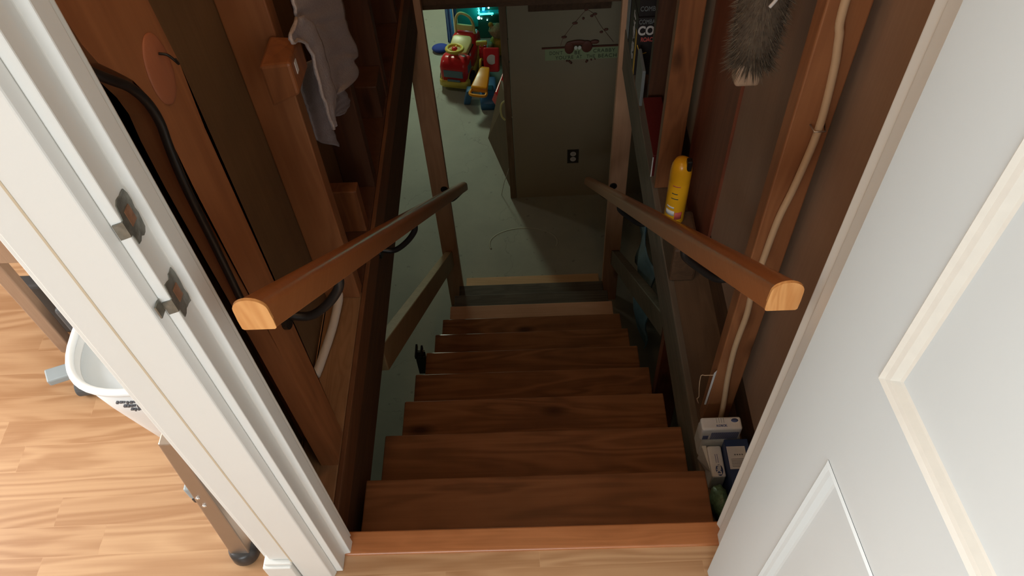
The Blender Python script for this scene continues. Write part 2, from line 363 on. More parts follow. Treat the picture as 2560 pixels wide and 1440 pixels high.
def smoothpath(pts, sub=6):
    pts = [Vector(p) for p in pts]; out = []
    for i in range(len(pts) - 1):
        p0 = pts[max(i - 1, 0)]; p1 = pts[i]; p2 = pts[i + 1]; p3 = pts[min(i + 2, len(pts) - 1)]
        for s in range(sub):
            t = s / sub
            out.append(0.5 * ((2 * p1) + (-p0 + p2) * t + (2 * p0 - 5 * p1 + 4 * p2 - p3) * t * t + (-p0 + 3 * p1 - 3 * p2 + p3) * t ** 3))
    out.append(pts[-1]); return out
def tube(name, pts, r, mat, parent=None, sub=6, seg=12, close=False, **k):
    bm = bmesh.new(); addtube(bm, smoothpath(pts, sub) if sub > 1 else pts, r, seg, close)
    return link(name, bm, mat, parent, smooth=True, **k)
def addlathe(bm, prof, c, seg=28, sx=1.0, sy=1.0):
    """prof: (r, z) list, axis z at c"""
    rings = []
    for r, z in prof:
        if r < 1e-5: rings.append([bm.verts.new((c[0], c[1], c[2] + z))])
        else: rings.append([bm.verts.new((c[0] + r * sx * math.cos(a), c[1] + r * sy * math.sin(a), c[2] + z)) for a in (2 * math.pi * k / seg for k in range(seg))])
    for A, B in zip(rings, rings[1:]):
        for k in range(seg):
            a, b = A[k % len(A)], A[(k + 1) % len(A)]; c_, d = B[(k + 1) % len(B)], B[k % len(B)]
            vs = []
            for v in (a, b, c_, d):
                if v not in vs: vs.append(v)
            if len(vs) > 2: bm.faces.new(vs)
def lathe(name, prof, c, mat, parent=None, seg=28, sx=1, sy=1, smooth=True, **k):
    bm = bmesh.new(); addlathe(bm, prof, c, seg, sx, sy)
    return link(name, bm, mat, parent, smooth=smooth, **k)
def blob(name, c, r, mat, parent=None, jitter=0.0, sub=3, **k):
    bm = bmesh.new(); bmesh.ops.create_icosphere(bm, subdivisions=sub, radius=1.0)
    for v in bm.verts:
        j = 1 + random.uniform(-jitter, jitter)
        v.co = Vector((c[0] + v.co.x * r[0] * j, c[1] + v.co.y * r[1] * j, c[2] + v.co.z * r[2] * j))
    return link(name, bm, mat, parent, smooth=True, **k)
def rot_about(objs_verts, c, axis, ang): pass
def text(name, body, size, loc, rx, mat, parent=None, depth=0.0006, align='LEFT', sx=1.0, bold=0.0, space=1.0):
    """lettering as mesh; rx = 3x3 matrix whose columns are text-right, text-up, out-normal"""
    cu = bpy.data.curves.new(name, 'FONT'); cu.body = body; cu.size = size; cu.extrude = depth; cu.align_x = align
    cu.offset = bold; cu.space_character = space
    t = bpy.data.objects.new(name + '_tmp', cu); COL.objects.link(t)
    dg = bpy.context.evaluated_depsgraph_get(); me = bpy.data.meshes.new_from_object(t.evaluated_get(dg))
    bpy.data.objects.remove(t); bpy.data.curves.remove(cu)
    bm = bmesh.new(); bm.from_mesh(me); bpy.data.meshes.remove(me)
    R = Matrix((rx[0], rx[1], rx[2])).transposed()
    for v in bm.verts: v.co = Vector(loc) + R @ Vector((v.co.x * sx, v.co.y, v.co.z))
    return link(name, bm, mat, parent)
FACE_Y = ((1, 0, 0), (0, 0, 1), (0, -1, 0))     # lettering facing the kitchen (-y)

# ============================================================ SETTING
# ---- kitchen floor (with the stairwell cut out), ceiling, walls
fl = boxes('floor', [(-3.5, 2.3, -3.0, -0.03, -0.03, 0), (-3.5, -0.525, -0.03, 3.0, -0.03, 0), (0.62, 2.3, -0.03, 3.0, -0.03, 0)], M_lam, origin=(0, 0, 0))
tag(fl, 'light oak strip laminate kitchen floor', 'floor', kind='structure')
bf = box('floor_basement', -3.2, 3.2, -0.6, 7.6, -2.35, -2.25, M_floorc, bevel=0, origin=(0, 0, -2.25))
bf.name = 'floor'
tag(bf, 'grey green concrete basement floor', 'floor', kind='structure')
ce = boxes('ceiling', [(-3.5, 2.3, -3.0, 0, 2.45, 2.5), (-3.5, -0.53, 0, 3.0, 2.45, 2.5), (-0.53, 0.62, 0, 2.6, 2.45, 2.5), (0.62, 2.3, 0, 3.0, 2.45, 2.5)], M_wall, origin=(0, 0, 2.45))
tag(ce, 'plain ceiling above kitchen and stairwell', 'ceiling', kind='structure')
bc = boxes('ceiling', [(-3.2, -0.535, -0.6, 7.6, -0.36, -0.31), (-0.535, 0.62, 2.50, 7.6, -0.36, -0.315), (0.62, 3.2, -0.6, 7.6, -0.40, -0.36)], M_rim, origin=(0, 0, -0.36))
tag(bc, 'dark underside of the floor above the basement', 'ceiling', kind='structure')
# kitchen outer walls, two with windows
wb = boxes('wall_back', [(-3.5, -1.4, -3.06, -3.0, 0, 2.45), (0.2, 2.3, -3.06, -3.0, 0, 2.45), (-1.4, 0.2, -3.06, -3.0, 0, 0.95), (-1.4, 0.2, -3.06, -3.0, 2.15, 2.45)], M_wall)
tag(wb, 'kitchen wall behind the viewer', 'wall', kind='structure')
wl = boxes('wall_west', [(-3.56, -3.5, -3.0, -0.5, 0, 2.45), (-3.56, -3.5, 1.1, 3.0, 0, 2.45), (-3.56, -3.5, -0.5, 1.1, 0, 0.95), (-3.56, -3.5, -0.5, 1.1, 2.15, 2.45)], M_wall)
tag(wl, 'kitchen wall with side window', 'wall', kind='structure')
tag(box('wall_east', 2.3, 2.36, -3.0, 3.0, 0, 2.45, M_wall), 'kitchen wall beyond the open door', 'wall', kind='structure')
tag(box('wall_north', -3.5, -0.53, 3.0, 3.06, 0, 2.45, M_wall), 'far kitchen wall', 'wall', kind='structure')
for n, (x0, x1, y, ax) in enumerate(((-1.4, 0.2, -3.03, 'y'), (-0.5, 1.1, -3.53, 'x'))):
    w = empty('window_%d' % (n + 1), ((x0 + x1) / 2, y, 0.95) if ax == 'y' else (y, (x0 + x1) / 2, 0.95), 'kitchen window letting in daylight', 'window', kind='structure')
    fr = []
    for a0, a1, z0, z1 in ((x0, x0 + .05, .95, 2.15), (x1 - .05, x1, .95, 2.15), (x0 + .05, x1 - .05, .95, 1.0), (x0 + .05, x1 - .05, 2.1, 2.15), ((x0 + x1) / 2 - .02, (x0 + x1) / 2 + .02, 1.0, 2.1)):
        fr.append((a0, a1, y - .02, y + .02, z0, z1) if ax == 'y' else (y - .02, y + .02, a0, a1, z0, z1))
    boxes('window_frame', fr, M_white, w)
# front wall pieces beside and over the doorway
tag(boxes('wall_doorway', [(0.45, 2.3, -0.06, 0.03, 0, 2.45), (-0.525, 0.45, -0.06, 0.03, 2.08, 2.45)], M_wall), 'wall around the basement doorway', 'wall', kind='structure')

# ---- stairwell left wall: fir studs with a backer board
wl = empty('wall_left', (-0.44, 0.0, 0.0), 'open stud stairwell wall on the left with brown backer board', 'wall', kind='structure')
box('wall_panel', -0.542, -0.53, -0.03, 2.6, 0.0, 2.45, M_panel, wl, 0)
box('wall_face', -0.552, -0.542, -0.02, 3.0, 0.0, 2.45, M_wall, wl, 0)
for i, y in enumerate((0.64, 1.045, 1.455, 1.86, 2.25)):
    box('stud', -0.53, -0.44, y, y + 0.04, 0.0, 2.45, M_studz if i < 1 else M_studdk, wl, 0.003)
# the near stud is set flat, with a flared knotty left edge higher up
bm = bmesh.new(); E_ = [(0.172, 0.0), (0.165, 0.45), (0.158, 0.75), (0.156, 0.88), (0.158, 0.96), (0.163, 1.0), (0.157, 1.03), (0.142, 1.065), (0.121, 1.092), (0.098, 1.12), (0.088, 1.15), (0.080, 1.22), (0.120, 1.5), (0.165, 1.7), (0.165, 2.45), (0.250, 2.45), (0.254, 1.1), (0.262, 1.0), (0.252, 0.9), (0.252, 0.0)]
a_ = [bm.verts.new((-0.478, y, z)) for y, z in E_]; b_ = [bm.verts.new((-0.440, y, z)) for y, z in E_]
bm.faces.new(a_); bm.faces.new(b_)
for i in range(len(E_)): bm.faces.new((a_[i], a_[(i + 1) % len(E_)], b_[(i + 1) % len(E_)], b_[i]))
bmesh.ops.triangulate(bm, faces=[f for f in bm.faces if len(f.verts) > 4])
link('stud', bm, M_studz, wl)
box('stud', -0.53, -0.490, 0.035, 0.158, 0.0, 2.45, M_studred, wl, 0.003)
box('stud', -0.53, -0.478, 0.235, 0.268, 0.0, 2.45, M_studzr, wl, 0.003)
box('block', -0.53, -0.446, 0.87, 0.908, 0.0, 0.155, M_studzr, wl, 0.003)
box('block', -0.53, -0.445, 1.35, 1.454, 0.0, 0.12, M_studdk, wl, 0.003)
box('bottom_plate', -0.53, -0.44, 0.035, 0.66, -0.038, 0.0, M_osb, wl, 0.002)
box('bottom_plate', -0.53, -0.44, 0.66, 2.292, -0.038, 0.0, M_studdk, wl, 0.002)  # far stretch of the plate, its shade carried by the darker fir
box('plate_trim', -0.44, -0.428, 0.035, 2.292, -0.022, -0.004, M_study, wl, 0.002)
box('subfloor_edge', -0.53, -0.436, 0.035, 2.292, -0.13, -0.038, M_study, wl, 0.002)
box('rim_joist', -0.53, -0.44, 0.035, 2.292, -0.33, -0.13, M_rim, wl, 0.003)
# ---- stairwell right wall: studs standing on a low grey sill beam
wr = empty('wall_right', (0.455, 0.0, -0.36), 'open stud stairwell wall on the right above a grey sill beam', 'wall', kind='structure')
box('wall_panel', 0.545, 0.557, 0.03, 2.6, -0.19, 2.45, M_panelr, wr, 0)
box('wall_face', 0.557, 0.61, 0.03, 3.0, -0.36, 2.45, M_rim, wr, 0)
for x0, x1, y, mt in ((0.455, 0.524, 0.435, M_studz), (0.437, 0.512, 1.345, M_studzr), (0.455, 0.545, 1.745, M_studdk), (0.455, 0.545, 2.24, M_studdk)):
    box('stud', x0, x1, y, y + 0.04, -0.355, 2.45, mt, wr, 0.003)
box('red_board', 0.536, 0.545, 0.975, 1.345, -0.355, 2.45, M_studred, wr, 0.001)
box('sill_beam', 0.43, 0.62, 0.035, 2.292, -0.56, -0.36, M_greysill, wr, 0.004)
box('ledge_top', 0.449, 0.62, 0.035, 2.292, -0.362, -0.3585, M_rimr, wr, 0)
box('sill_post', 0.45, 0.54, 0.92, 0.965, -2.25, -0.56, M_studred, wr, 0.003)
box('sill_post', 0.45, 0.54, 0.30, 0.345, -2.25, -0.56, M_studred, wr, 0.003)
hexa('foundation_wall', [(0.62, -0.6, -2.25), (0.70, -0.6, -2.25), (0.70, 1.1, -2.25), (0.62, 1.1, -2.25), (0.62, -0.6, -0.40), (0.70, -0.6, -0.40), (0.70, 1.1, -0.40), (0.62, 1.1, -0.40)], M_rim, wr, 0)
# ---- far end of the stairwell: header and closing wall
wf = empty('wall_far', (0, 2.46, -0.31), 'header beam and wall closing the stairwell above the basement opening', 'wall', kind='structure')
box('header_beam', -0.53, 0.62, 2.46, 2.50, -0.315, 0.0, M_rim, wf, 0.003)
box('wall_panel', -0.53, 0.62, 2.56, 2.6, 0.0, 2.45, M_panel, wf, 0)
box('ledge_board', -0.53, 0.62, 2.50, 2.6, -0.03, 0.0, M_panel, wf, 0)
# ---- under the threshold
box('wall_near', -0.53, 0.62, 0.0, 0.03, -0.36, -0.03, M_rim, None, 0)
tag(bpy.data.objects['wall_near'], 'dark riser board under the threshold', 'wall', kind='structure')
# ---- basement walls
tag(box('wall_basement', -3.25, -3.2, -0.6, 7.6, -2.25, -0.31, M_found, None, 0), 'basement foundation wall on the left', 'wall', kind='structure')
tag(box('wall_basement', -3.2, 3.2, 7.6, 7.65, -2.25, -0.31, M_found, None, 0), 'far basement foundation wall', 'wall', kind='structure')
tag(box('wall_basement', 3.2, 3.25, -0.6, 7.6, -2.25, -0.36, M_found, None, 0), 'basement foundation wall on the right', 'wall', kind='structure')
tag(box('wall_basement', -3.2, 3.2, -0.65, -0.6, -2.25, -0.31, M_found, None, 0), 'basement foundation wall under the kitchen', 'wall', kind='structure')
wp = empty('wall_partition', (0.6, 3.19, -2.25), 'olive grey wallboard partition at the foot of the stairs', 'wall', kind='structure')
box('wallboard', -0.085, 1.9, 3.19, 3.202, -2.25, -0.37, M_part, wp, 0)
box('wallboard', 1.9, 1.912, 3.0, 3.30, -2.25, -0.37, M_part, wp, 0)
box('end_stud', -0.128, -0.088, 3.185, 3.28, -2.25, -0.37, M_trimz, wp, 0.003)
for zz in (-1.15, -1.0, -1.55): box('nail', -0.09, -0.084, 3.180, 3.186, zz, zz + 0.012, M_chrome, wp, 0)
box('hanging_board', 0.03, 0.47, 3.13, 3.19, -0.80, -0.70, M_rim, wp, 0.003)

# ---- threshold
th = box('trim_1', -0.402, 0.375, -0.032, 0.018, -0.012, 0.006, M_nose, None, 0.004, seg=3)
tag(th, 'orange brown oak threshold strip at the top of the stairs', 'threshold', kind='structure')

# ---- left jamb, casing
jl = empty('trim_2', (-0.41, -0.03, 0), 'white painted left door jamb with two exposed strike plates', 'door jamb', kind='structure')
prism('jamb', [(-0.43, -0.064), (-0.400, -0.063), (-0.400, -0.0295), (-0.388, -0.028), (-0.387, -0.004), (-0.397, 0.003), (-0.391, 0.008), (-0.399, 0.021), (-0.43, 0.026)], 0.001, 2.08, M_white, jl, 0.0016)
prism('casing', [(-0.478, -0.076), (-0.418, -0.079), (-0.412, -0.064), (-0.478, -0.060)], 0.001, 2.14, M_white, jl, 0.002)
box('corner_board', -0.521, -0.478, -0.073, -0.060, 0.105, 2.45, M_white, jl, 0.002)
box('corner_return', -0.541, -0.521, -0.058, -0.032, 0.0, 2.45, M_white, jl, 0.002)
box('caulk_line', -0.4795, -0.4765, -0.0765, -0.073, 0.10, 2.1, M_beige, jl, 0)
box('base_block', -0.536, -0.480, -0.086, -0.060, 0.001, 0.092, M_white, jl, 0.003)
box('base_cap', -0.531, -0.478, -0.081, -0.060, 0.092, 0.103, M_white, jl, 0.002)
def strike(z0, z1, seed):
    rnd = random.Random(seed)
    n = 22; bm = bmesh.new(); P = []
    for k in range(n):
        a = 2 * math.pi * k / n; ca, sa = math.cos(a), math.sin(a)
        q = max(abs(ca), abs(sa)); s = 1 / q * 0.93 + rnd.uniform(-0.10, 0.07)
        P.append((-0.0465 + 0.0155 * ca * s, (z0 + z1) / 2 + (z1 - z0) / 2 * sa * s))
    a = [bm.verts.new((-0.4004, y, z)) for y, z in P]; b = [bm.verts.new((-0.3988, y, z)) for y, z in P]
    bm.faces.new(a); bm.faces.new(b)
    for k in range(n): bm.faces.new((a[k], a[(k + 1) % n], b[(k + 1) % n], b[k]))
    st = pv(link('strike_plate', bm, M_strike, jl), 'tarnished steel plate with flaking paint')
    m = (z0 + z1) / 2
    box('strike_hole', -0.3990, -0.3980, -0.053, -0.041, m - 0.008, m + 0.013, M_rust, st, 0)
    hexa('strike_lip', [(-0.411, -0.0650, m - .016), (-0.3985, -0.0640, m - .012), (-0.3985, -0.060, m - .012), (-0.411, -0.0635, m - .016), (-0.411, -0.0652, m + .006), (-0.3985, -0.0642, m + .010), (-0.3985, -0.060, m + .010), (-0.411, -0.0635, m + .006)], M_strike, st, 0)
strike(1.005, 1.068, 1); strike(0.876, 0.940, 5)
box('paint_chip', -0.4135, -0.4115, -0.0775, -0.0655, 0.902, 0.922, M_strike, jl, 0)
# ---- right jamb
jr = empty('trim_3', (0.37, -0.03, 0), 'white painted right door jamb behind the open door', 'door jamb', kind='structure')
prism('jamb', [(0.43, -0.060), (0.376, -0.059), (0.376, -0.035), (0.366, -0.033), (0.366, -0.010), (0.374, -0.001), (0.368, 0.012), (0.384, 0.030), (0.43, 0.030)], 0.001, 2.08, M_white, jr, 0.0016)
prism('casing', [(0.384, -0.060), (0.384, -0.072), (0.45, -0.076), (0.45, -0.060)], 0.001, 2.14, M_white, jr, 0.002)
box('trim_4', -0.47, 0.45, -0.076, -0.060, 2.08, 2.14, M_white, None, 0.002)
tag(bpy.data.objects['trim_4'], 'white head casing over the doorway', 'trim', kind='structure')

# ---- panel door standing open toward the kitchen
dr = empty('door_1', (0.333, -0.085, 0.008), 'white panel door standing open on the right', 'door', kind='structure')
dr.rotation_euler = (0, 0, 0)
A = math.radians(5.5); dX, dY = math.sin(A), -math.cos(A); nX, nY = math.cos(A), math.sin(A)   # along the door, and into its thickness
def dpt(s, t, z): return (0.333 + dX * s + nX * t, -0.085 + dY * s + nY * t, z)
def dbox(name, s0, s1, t0, t1, z0, z1, mat, par, bevel=0.001, ins=0.0):
    return hexa(name, [dpt(s0, t0 if not ins else t0, z0), dpt(s1, t0, z0), dpt(s1, t1, z0), dpt(s0, t1, z0), dpt(s0, t0, z1), dpt(s1, t0, z1), dpt(s1, t1, z1), dpt(s0, t1, z1)], mat, par, bevel)
bm = bmesh.new()
def db(s0, s1, t0, t1, z0, z1):
    vs = [bm.verts.new(p) for p in (dpt(s0, t0, z0), dpt(s1, t0, z0), dpt(s1, t1, z0), dpt(s0, t1, z0), dpt(s0, t0, z1), dpt(s1, t0, z1), dpt(s1, t1, z1), dpt(s0, t1, z1))]
    for f in ((0, 1, 2, 3), (4, 5, 6, 7), (0, 1, 5, 4), (1, 2, 6, 5), (2, 3, 7, 6), (3, 0, 4, 7)): bm.faces.new([vs[i] for i in f])
PAN = [(0.117, 0.643, 0.24, 0.748), (0.117, 0.643, 0.931, 1.90)]
db(0, 0.117, 0, 0.035, 0.008, 2.03); db(0.643, 0.76, 0, 0.035, 0.008, 2.03)
for z0, z1 in ((0.008, 0.24), (0.748, 0.931), (1.90, 2.03)): db(0.117, 0.643, 0, 0.035, z0, z1)
link('door_frame', bm, M_door, dr)
for k, (s0, s1, z0, z1) in enumerate(PAN):
    dbox('door_panel', s0, s1, 0.009, 0.026, z0, z1, M_door, dr, 0)
    bm = bmesh.new(); w = 0.021          # sloped moulding ring with a bead
    ring = []
    for off, dep in ((0, -0.0005), (0.003, -0.003), (0.007, 0.0005), (0.012, 0.002), (0.017, 0.008), (w, 0.0092)):
        ring.append([bm.verts.new(dpt(a, dep, b)) for a, b in ((s0 + off, z0 + off), (s1 - off, z0 + off), (s1 - off, z1 - off), (s0 + off, z1 - off))])
    for Ra, Rb in zip(ring, ring[1:]):
        for i in range(4): bm.faces.new((Ra[i], Ra[(i + 1) % 4], Rb[(i + 1) % 4], Rb[i]))
    link('panel_moulding', bm, M_moulding if k else M_door, dr, smooth=False)
for z in (0.25, 1.05, 1.82):
    tube('hinge', [dpt(-0.006, 0.040, z), dpt(-0.006, 0.040, z + 0.09)], 0.006, M_steel, dr, sub=1)

# ============================================================ STAIRCASE
RUN, RISE = 0.22832, 0.204537
st = empty('staircase', (0, 2.3, -2.25), 'steep open wooden staircase with dark stained treads going down to the basement', 'staircase')
for k in range(1, 11):
    y1 = RUN * k; z = -RISE * k
    y0 = y1 - RUN - 0.03 if k > 1 else 0.031
    mt = M_newtread if k == 8 else M_greytread if k >= 9 else M_tread
    if k == 8:   # narrow raw board over the old tread
        t = box('tread', -0.424, 0.404, y0, y1, z - 0.036, z, mt, st, 0.003, origin=(0, y1, z))
        pv(t, 'raw pale pink pine tread')
    else:
        xl = -0.43 + (0.008 if k in (1, 3) else 0)
        t = box('tread', xl, 0.41, y0, y1, z - 0.036, z, mt, st, 0.004, origin=(0, y1, z))
        if k >= 9: pv(t, 'dusty grey brown tread')
for x0 in (-0.395, 0.345):
    bm = bmesh.new(); prof = []
    # closed sawtooth stringer
    top = []
    for k in range(1, 11): top += [(RUN * (k - 1) + 0.03, -RISE * k - 0.0365), (RUN * k - 0.012, -RISE * k - 0.0365)]
    poly = top + [(2.33, -2.25), (2.05, -2.25), (0.03, -0.52)]
    a = [bm.verts.new((x0, y, z)) for y, z in poly]; b = [bm.verts.new((x0 + 0.04, y, z)) for y, z in poly]
    bm.faces.new(a); bm.faces.new(b); n = len(poly)
    for i in range(n): bm.faces.new((a[i], a[(i + 1) % n], b[(i + 1) % n], b[i]))
    bmesh.ops.triangulate(bm, faces=[f for f in bm.faces if len(f.verts) > 4])
    link('stringer', bm, M_rim, st)
# new pine frame at the foot
for nm, x0, x1 in (('left', -0.50, -0.412), ('right', 0.412, 0.50)):
    p = box('post', x0, x1, 2.295, 2.335, -2.25, 0.0, M_pinez, None, 0.002)
    tag(p, 'new pine post at the %s foot of the stairs' % nm, 'post', 'pine posts at the foot of the stairs')
sp = box('floor_plate', -0.408, 0.408, 2.385, 2.475, -2.25, -2.212, M_pinex, None, 0.002)
tag(sp, 'pale new pine board lying across the floor at the foot of the stairs', 'board')
# sloping guard boards
def slopeboard(name, x0, x1, ya, yb, top, h, mat):
    za, zb = top - 0.8958 * ya, top - 0.8958 * yb
    return hexa(name, [(x0, ya, za - h), (x1, ya, za - h), (x1, yb, zb - h), (x0, yb, zb - h), (x0, ya, za), (x1, ya, za), (x1, yb, zb), (x0, yb, zb)], mat, None, 0.003)
g = slopeboard('guard_board', -0.480, -0.442, 0.69, 2.294, 0.315, 0.13, M_piney)
tag(g, 'sloping pine guard board low on the left of the stairs with a lit top edge', 'guard board', 'sloping guard boards beside the stairs')
g = slopeboard('guard_board', 0.450, 0.492, 0.975, 2.288, 0.27, 0.12, M_greysill)
tag(g, 'sloping weathered guard board low on the right of the stairs', 'guard board', 'sloping guard boards beside the stairs')

# ============================================================ HANDRAILS
def handrail(x, ya, za, yb, label, brackets, side):
    h = empty('handrail', (x, ya, za), label, 'handrail', 'varnished round topped handrails')
    prof = []
    for a in range(0, 181, 15):
        prof.append((0.0205 * math.cos(math.radians(a)), 0.010 + 0.019 * math.sin(math.radians(a))))
    prof += [(-0.0212, -0.010), (-0.0208, -0.026), (-0.0185, -0.0285), (0.0185, -0.0285), (0.0208, -0.026), (0.0212, -0.010)]
    sl = -RISE / RUN
    bm = bmesh.new(); rings = []
    for y in (ya, yb):
        rings.append([bm.verts.new((x + px, y, za + (y - ya) * sl + pz)) for px, pz in prof])
    n = len(prof)
    for i in range(n): bm.faces.new((rings[0][i], rings[0][(i + 1) % n], rings[1][(i + 1) % n], rings[1][i]))
    bm.faces.new(rings[1])
    bm2 = None
    rl_ = link('rail', bm, M_rail, h, smooth=True); rl_.data.set_sharp_from_angle(angle=math.radians(40))
    bm = bmesh.new()
    a = [bm.verts.new((x + px, ya - 0.002, za + pz)) for px, pz in prof]; b = [bm.verts.new((x + px, ya + 0.002, za + pz)) for px, pz in prof]
    bm.faces.new(a); bm.faces.new(b)
    for i in range(n): bm.faces.new((a[i], a[(i + 1) % n], b[(i + 1) % n], b[i]))
    pv(link('rail_end', bm, M_railcap, h), 'pale sawn oak end grain')
    for y in brackets:
        z = za + (y - ya) * sl - 0.027
        wx = side * 0.439 if side < 0 else 0.454
        b = empty('bracket', (wx, y, z - 0.06)); b.parent = h; b.location = Vector((wx, y, z - 0.06)) - wloc(h)
        # disc on the stud, curved arm, saddle strap
        s = -side
        bm = bmesh.new()
        zd = z - 0.118; yd = y + 0.012
        addtube(bm, [(wx, yd, zd), (wx + s * 0.008, yd, zd)], 0.026, 20)
        link('mounting_disc', bm, M_black, b)
        tube('arm', [(wx + s * 0.006, yd, zd), (wx + s * 0.045, yd, zd - 0.004), (wx + s * 0.085, yd, zd + 0.030), (x - s * 0.004, y + 0.012, zd + 0.075), (x, y + 0.015, z - 0.016)], 0.0085, M_black, b, seg=10)
        hexa('saddle', [(x - 0.010, y - 0.02, z + 0.018 - 0.004), (x + 0.010, y - 0.02, z + 0.018 - 0.004), (x + 0.010, y + 0.06, z - 0.054 - 0.004), (x - 0.010, y + 0.06, z - 0.054 - 0.004), (x - 0.010, y - 0.02, z + 0.018), (x + 0.010, y - 0.02, z + 0.018), (x + 0.010, y + 0.06, z - 0.054), (x - 0.010, y + 0.06, z - 0.054)], M_black, b, 0)
    return h
handrail(-0.321, -0.055, 0.874, 2.19, 'left varnished wooden handrail sloping down the stairs', (0.222, 0.90), -1)
rl = bpy.data.objects['handrail']
handrail(0.326, -0.003, 0.803, 2.512, 'right varnished wooden handrail sloping down the stairs', (0.455, 1.365), 1)

# lowest brackets are screwed to the faces of the two pine posts
for h in [o for o in COL.objects if o.name.startswith('handrail')]:
    x, ya, za = h.location; s = 1 if x > 0 else -1
    y = 2.11; z = za - (y - ya) * RISE / RUN - 0.030
    b = empty('bracket', (s * 0.43, 2.294, z - 0.20)); b.parent = h; b.location = Vector((s * 0.43, 2.294, z - 0.20)) - wloc(h)
    bm = bmesh.new(); addtube(bm, [(s * 0.432, 2.294, z - 0.16), (s * 0.432, 2.288, z - 0.16)], 0.019, 20); link('mounting_disc', bm, M_black, b)
    tube('arm', [(s * 0.432, 2.290, z - 0.16), (s * 0.42, 2.25, z - 0.165), (s * 0.385, 2.18, z - 0.13), (x, y + 0.02, z - 0.02)], 0.007, M_black, b, seg=10)

# ============================================================ LEFT WALL THINGS
# block nailed high between the first studs, with a bent nail hook
hb = empty('hook_block', (-0.43, 0.21, 0.96), 'rounded reddish wood block with a bent nail high on the left wall', 'wood block')
blob('block', (-0.4395, 0.208, 1.030), (0.0045, 0.034, 0.048), M_knot, hb)
tube('bent_nail', [(-0.434, 0.212, 1.050), (-0.425, 0.213, 1.047), (-0.421, 0.217, 1.036), (-0.422, 0.224, 1.026), (-0.426, 0.229, 1.030)], 0.0017, M_black, hb)
cd = tube('black_cord', [(-0.462, 0.050, 1.20), (-0.450, 0.066, 1.155), (-0.440, 0.078, 1.124), (-0.436, 0.100, 1.096), (-0.436, 0.124, 1.068), (-0.436, 0.142, 1.033), (-0.437, 0.149, 0.997), (-0.440, 0.147, 0.959), (-0.443, 0.144, 0.894), (-0.446, 0.146, 0.773), (-0.452, 0.150, 0.60)], 0.0058, M_black, None)
tag(cd, 'thick black cord curving down beside the first stud on the left', 'cord')
# towel peg
pg = empty('peg_block', (-0.43, 0.58, 0.70), 'short stained wood block sticking out of the second left stud', 'wood block')
hexa('block', [(-0.452, 0.540, 0.700), (-0.392, 0.528, 0.735), (-0.392, 0.622, 0.728), (-0.452, 0.639, 0.690), (-0.452, 0.540, 0.790), (-0.392, 0.528, 0.803), (-0.392, 0.622, 0.790), (-0.452, 0.639, 0.785)], M_studzr, pg, 0.006)
prism('paint_chip', [(-0.3918, 0.550), (-0.3908, 0.550), (-0.3908, 0.562), (-0.3918, 0.562)], 0.764, 0.788, M_label, pg)
# grey towel: overlapping folded sheets hanging from the peg
tw = empty('towel', (-0.39, 0.72, 0.80), 'grey knitted towel draped over a peg on the left wall', 'towel')
def sheet(name, L_, R_, xoff, amp, ph, mat=M_towel, rows=26, cols=16, thick=0.004, hem=True):
    Lp = smoothpath([(xoff, y, z) for y, z in L_], 6); Rp = smoothpath([(xoff, y, z) for y, z in R_], 6)
    def samp(P, t):
        f = t * (len(P) - 1); i = min(int(f), len(P) - 2); return P[i].lerp(P[i + 1], f - i)
    bm = bmesh.new(); G = []
    for r in range(rows + 1):
        t = r / rows; a = samp(Lp, t); b = samp(Rp, t); row = []
        for c in range(cols + 1):
            s = c / cols; p = a.lerp(b, s)
            p.x += amp * math.sin(ph + s * 7.5 + t * 1.3) * (0.35 + 0.65 * t) + 0.0012 * math.sin(40 * t + 9 * s)
            row.append(bm.verts.new(p))
        G.append(row)
    for r in range(rows):
        for c in range(cols): bm.faces.new((G[r][c], G[r][c + 1], G[r + 1][c + 1], G[r + 1][c]))
    edge = [G[r][0].co.copy() for r in range(rows + 1)]
    o = link(name, bm, mat, tw, smooth=True)
    md = o.modifiers.new('thick', 'SOLIDIFY'); md.thickness = thick; md.offset = 0
    if hem:
        bm = bmesh.new(); e = [p + Vector((0.002, 0.0018 * math.sin(i * 2.1), 0.0018 * math.cos(i * 1.7))) for i, p in enumerate(edge)]
        addtube(bm, e, 0.0032, 8); link('hem', bm, M_hem, o, smooth=True)
    return o
sheet('back_sheet', [(0.740, 0.640), (0.716, 0.586), (0.716, 0.541), (0.708, 0.475)], [(0.885, 0.56), (0.872, 0.48), (0.850, 0.390), (0.862, 0.318)], -0.455, 0.004, 0.3, hem=False)
sheet('side_sheet', [(0.89, 0.52), (0.884, 0.482), (0.854, 0.451), (0.829, 0.434)], [(0.96, 0.46), (0.979, 0.40), (1.004, 0.339), (0.935, 0.362)], -0.440, 0.003, 1.0, hem=False)
sheet('front_sheet', [(0.66, 0.875), (0.634, 0.845), (0.640, 0.815), (0.704, 0.755), (0.715, 0.69), (0.713, 0.636), (0.717, 0.578)], [(0.97, 0.70), (0.967, 0.613), (0.962, 0.581), (1.003, 0.483), (0.948, 0.502), (0.955, 0.455), (0.79, 0.540)], -0.392, 0.0035, 0.0, rows=34, cols=22)
sheet('front_flap', [(0.598, 0.842), (0.535, 0.842), (0.600, 0.796), (0.628, 0.747), (0.621, 0.691), (0.624, 0.637), (0.632, 0.567)], [(0.645, 0.818), (0.700, 0.758), (0.716, 0.69), (0.714, 0.636), (0.717, 0.581), (0.678, 0.575), (0.662, 0.556)], -0.3835, 0.0022, 2.0)
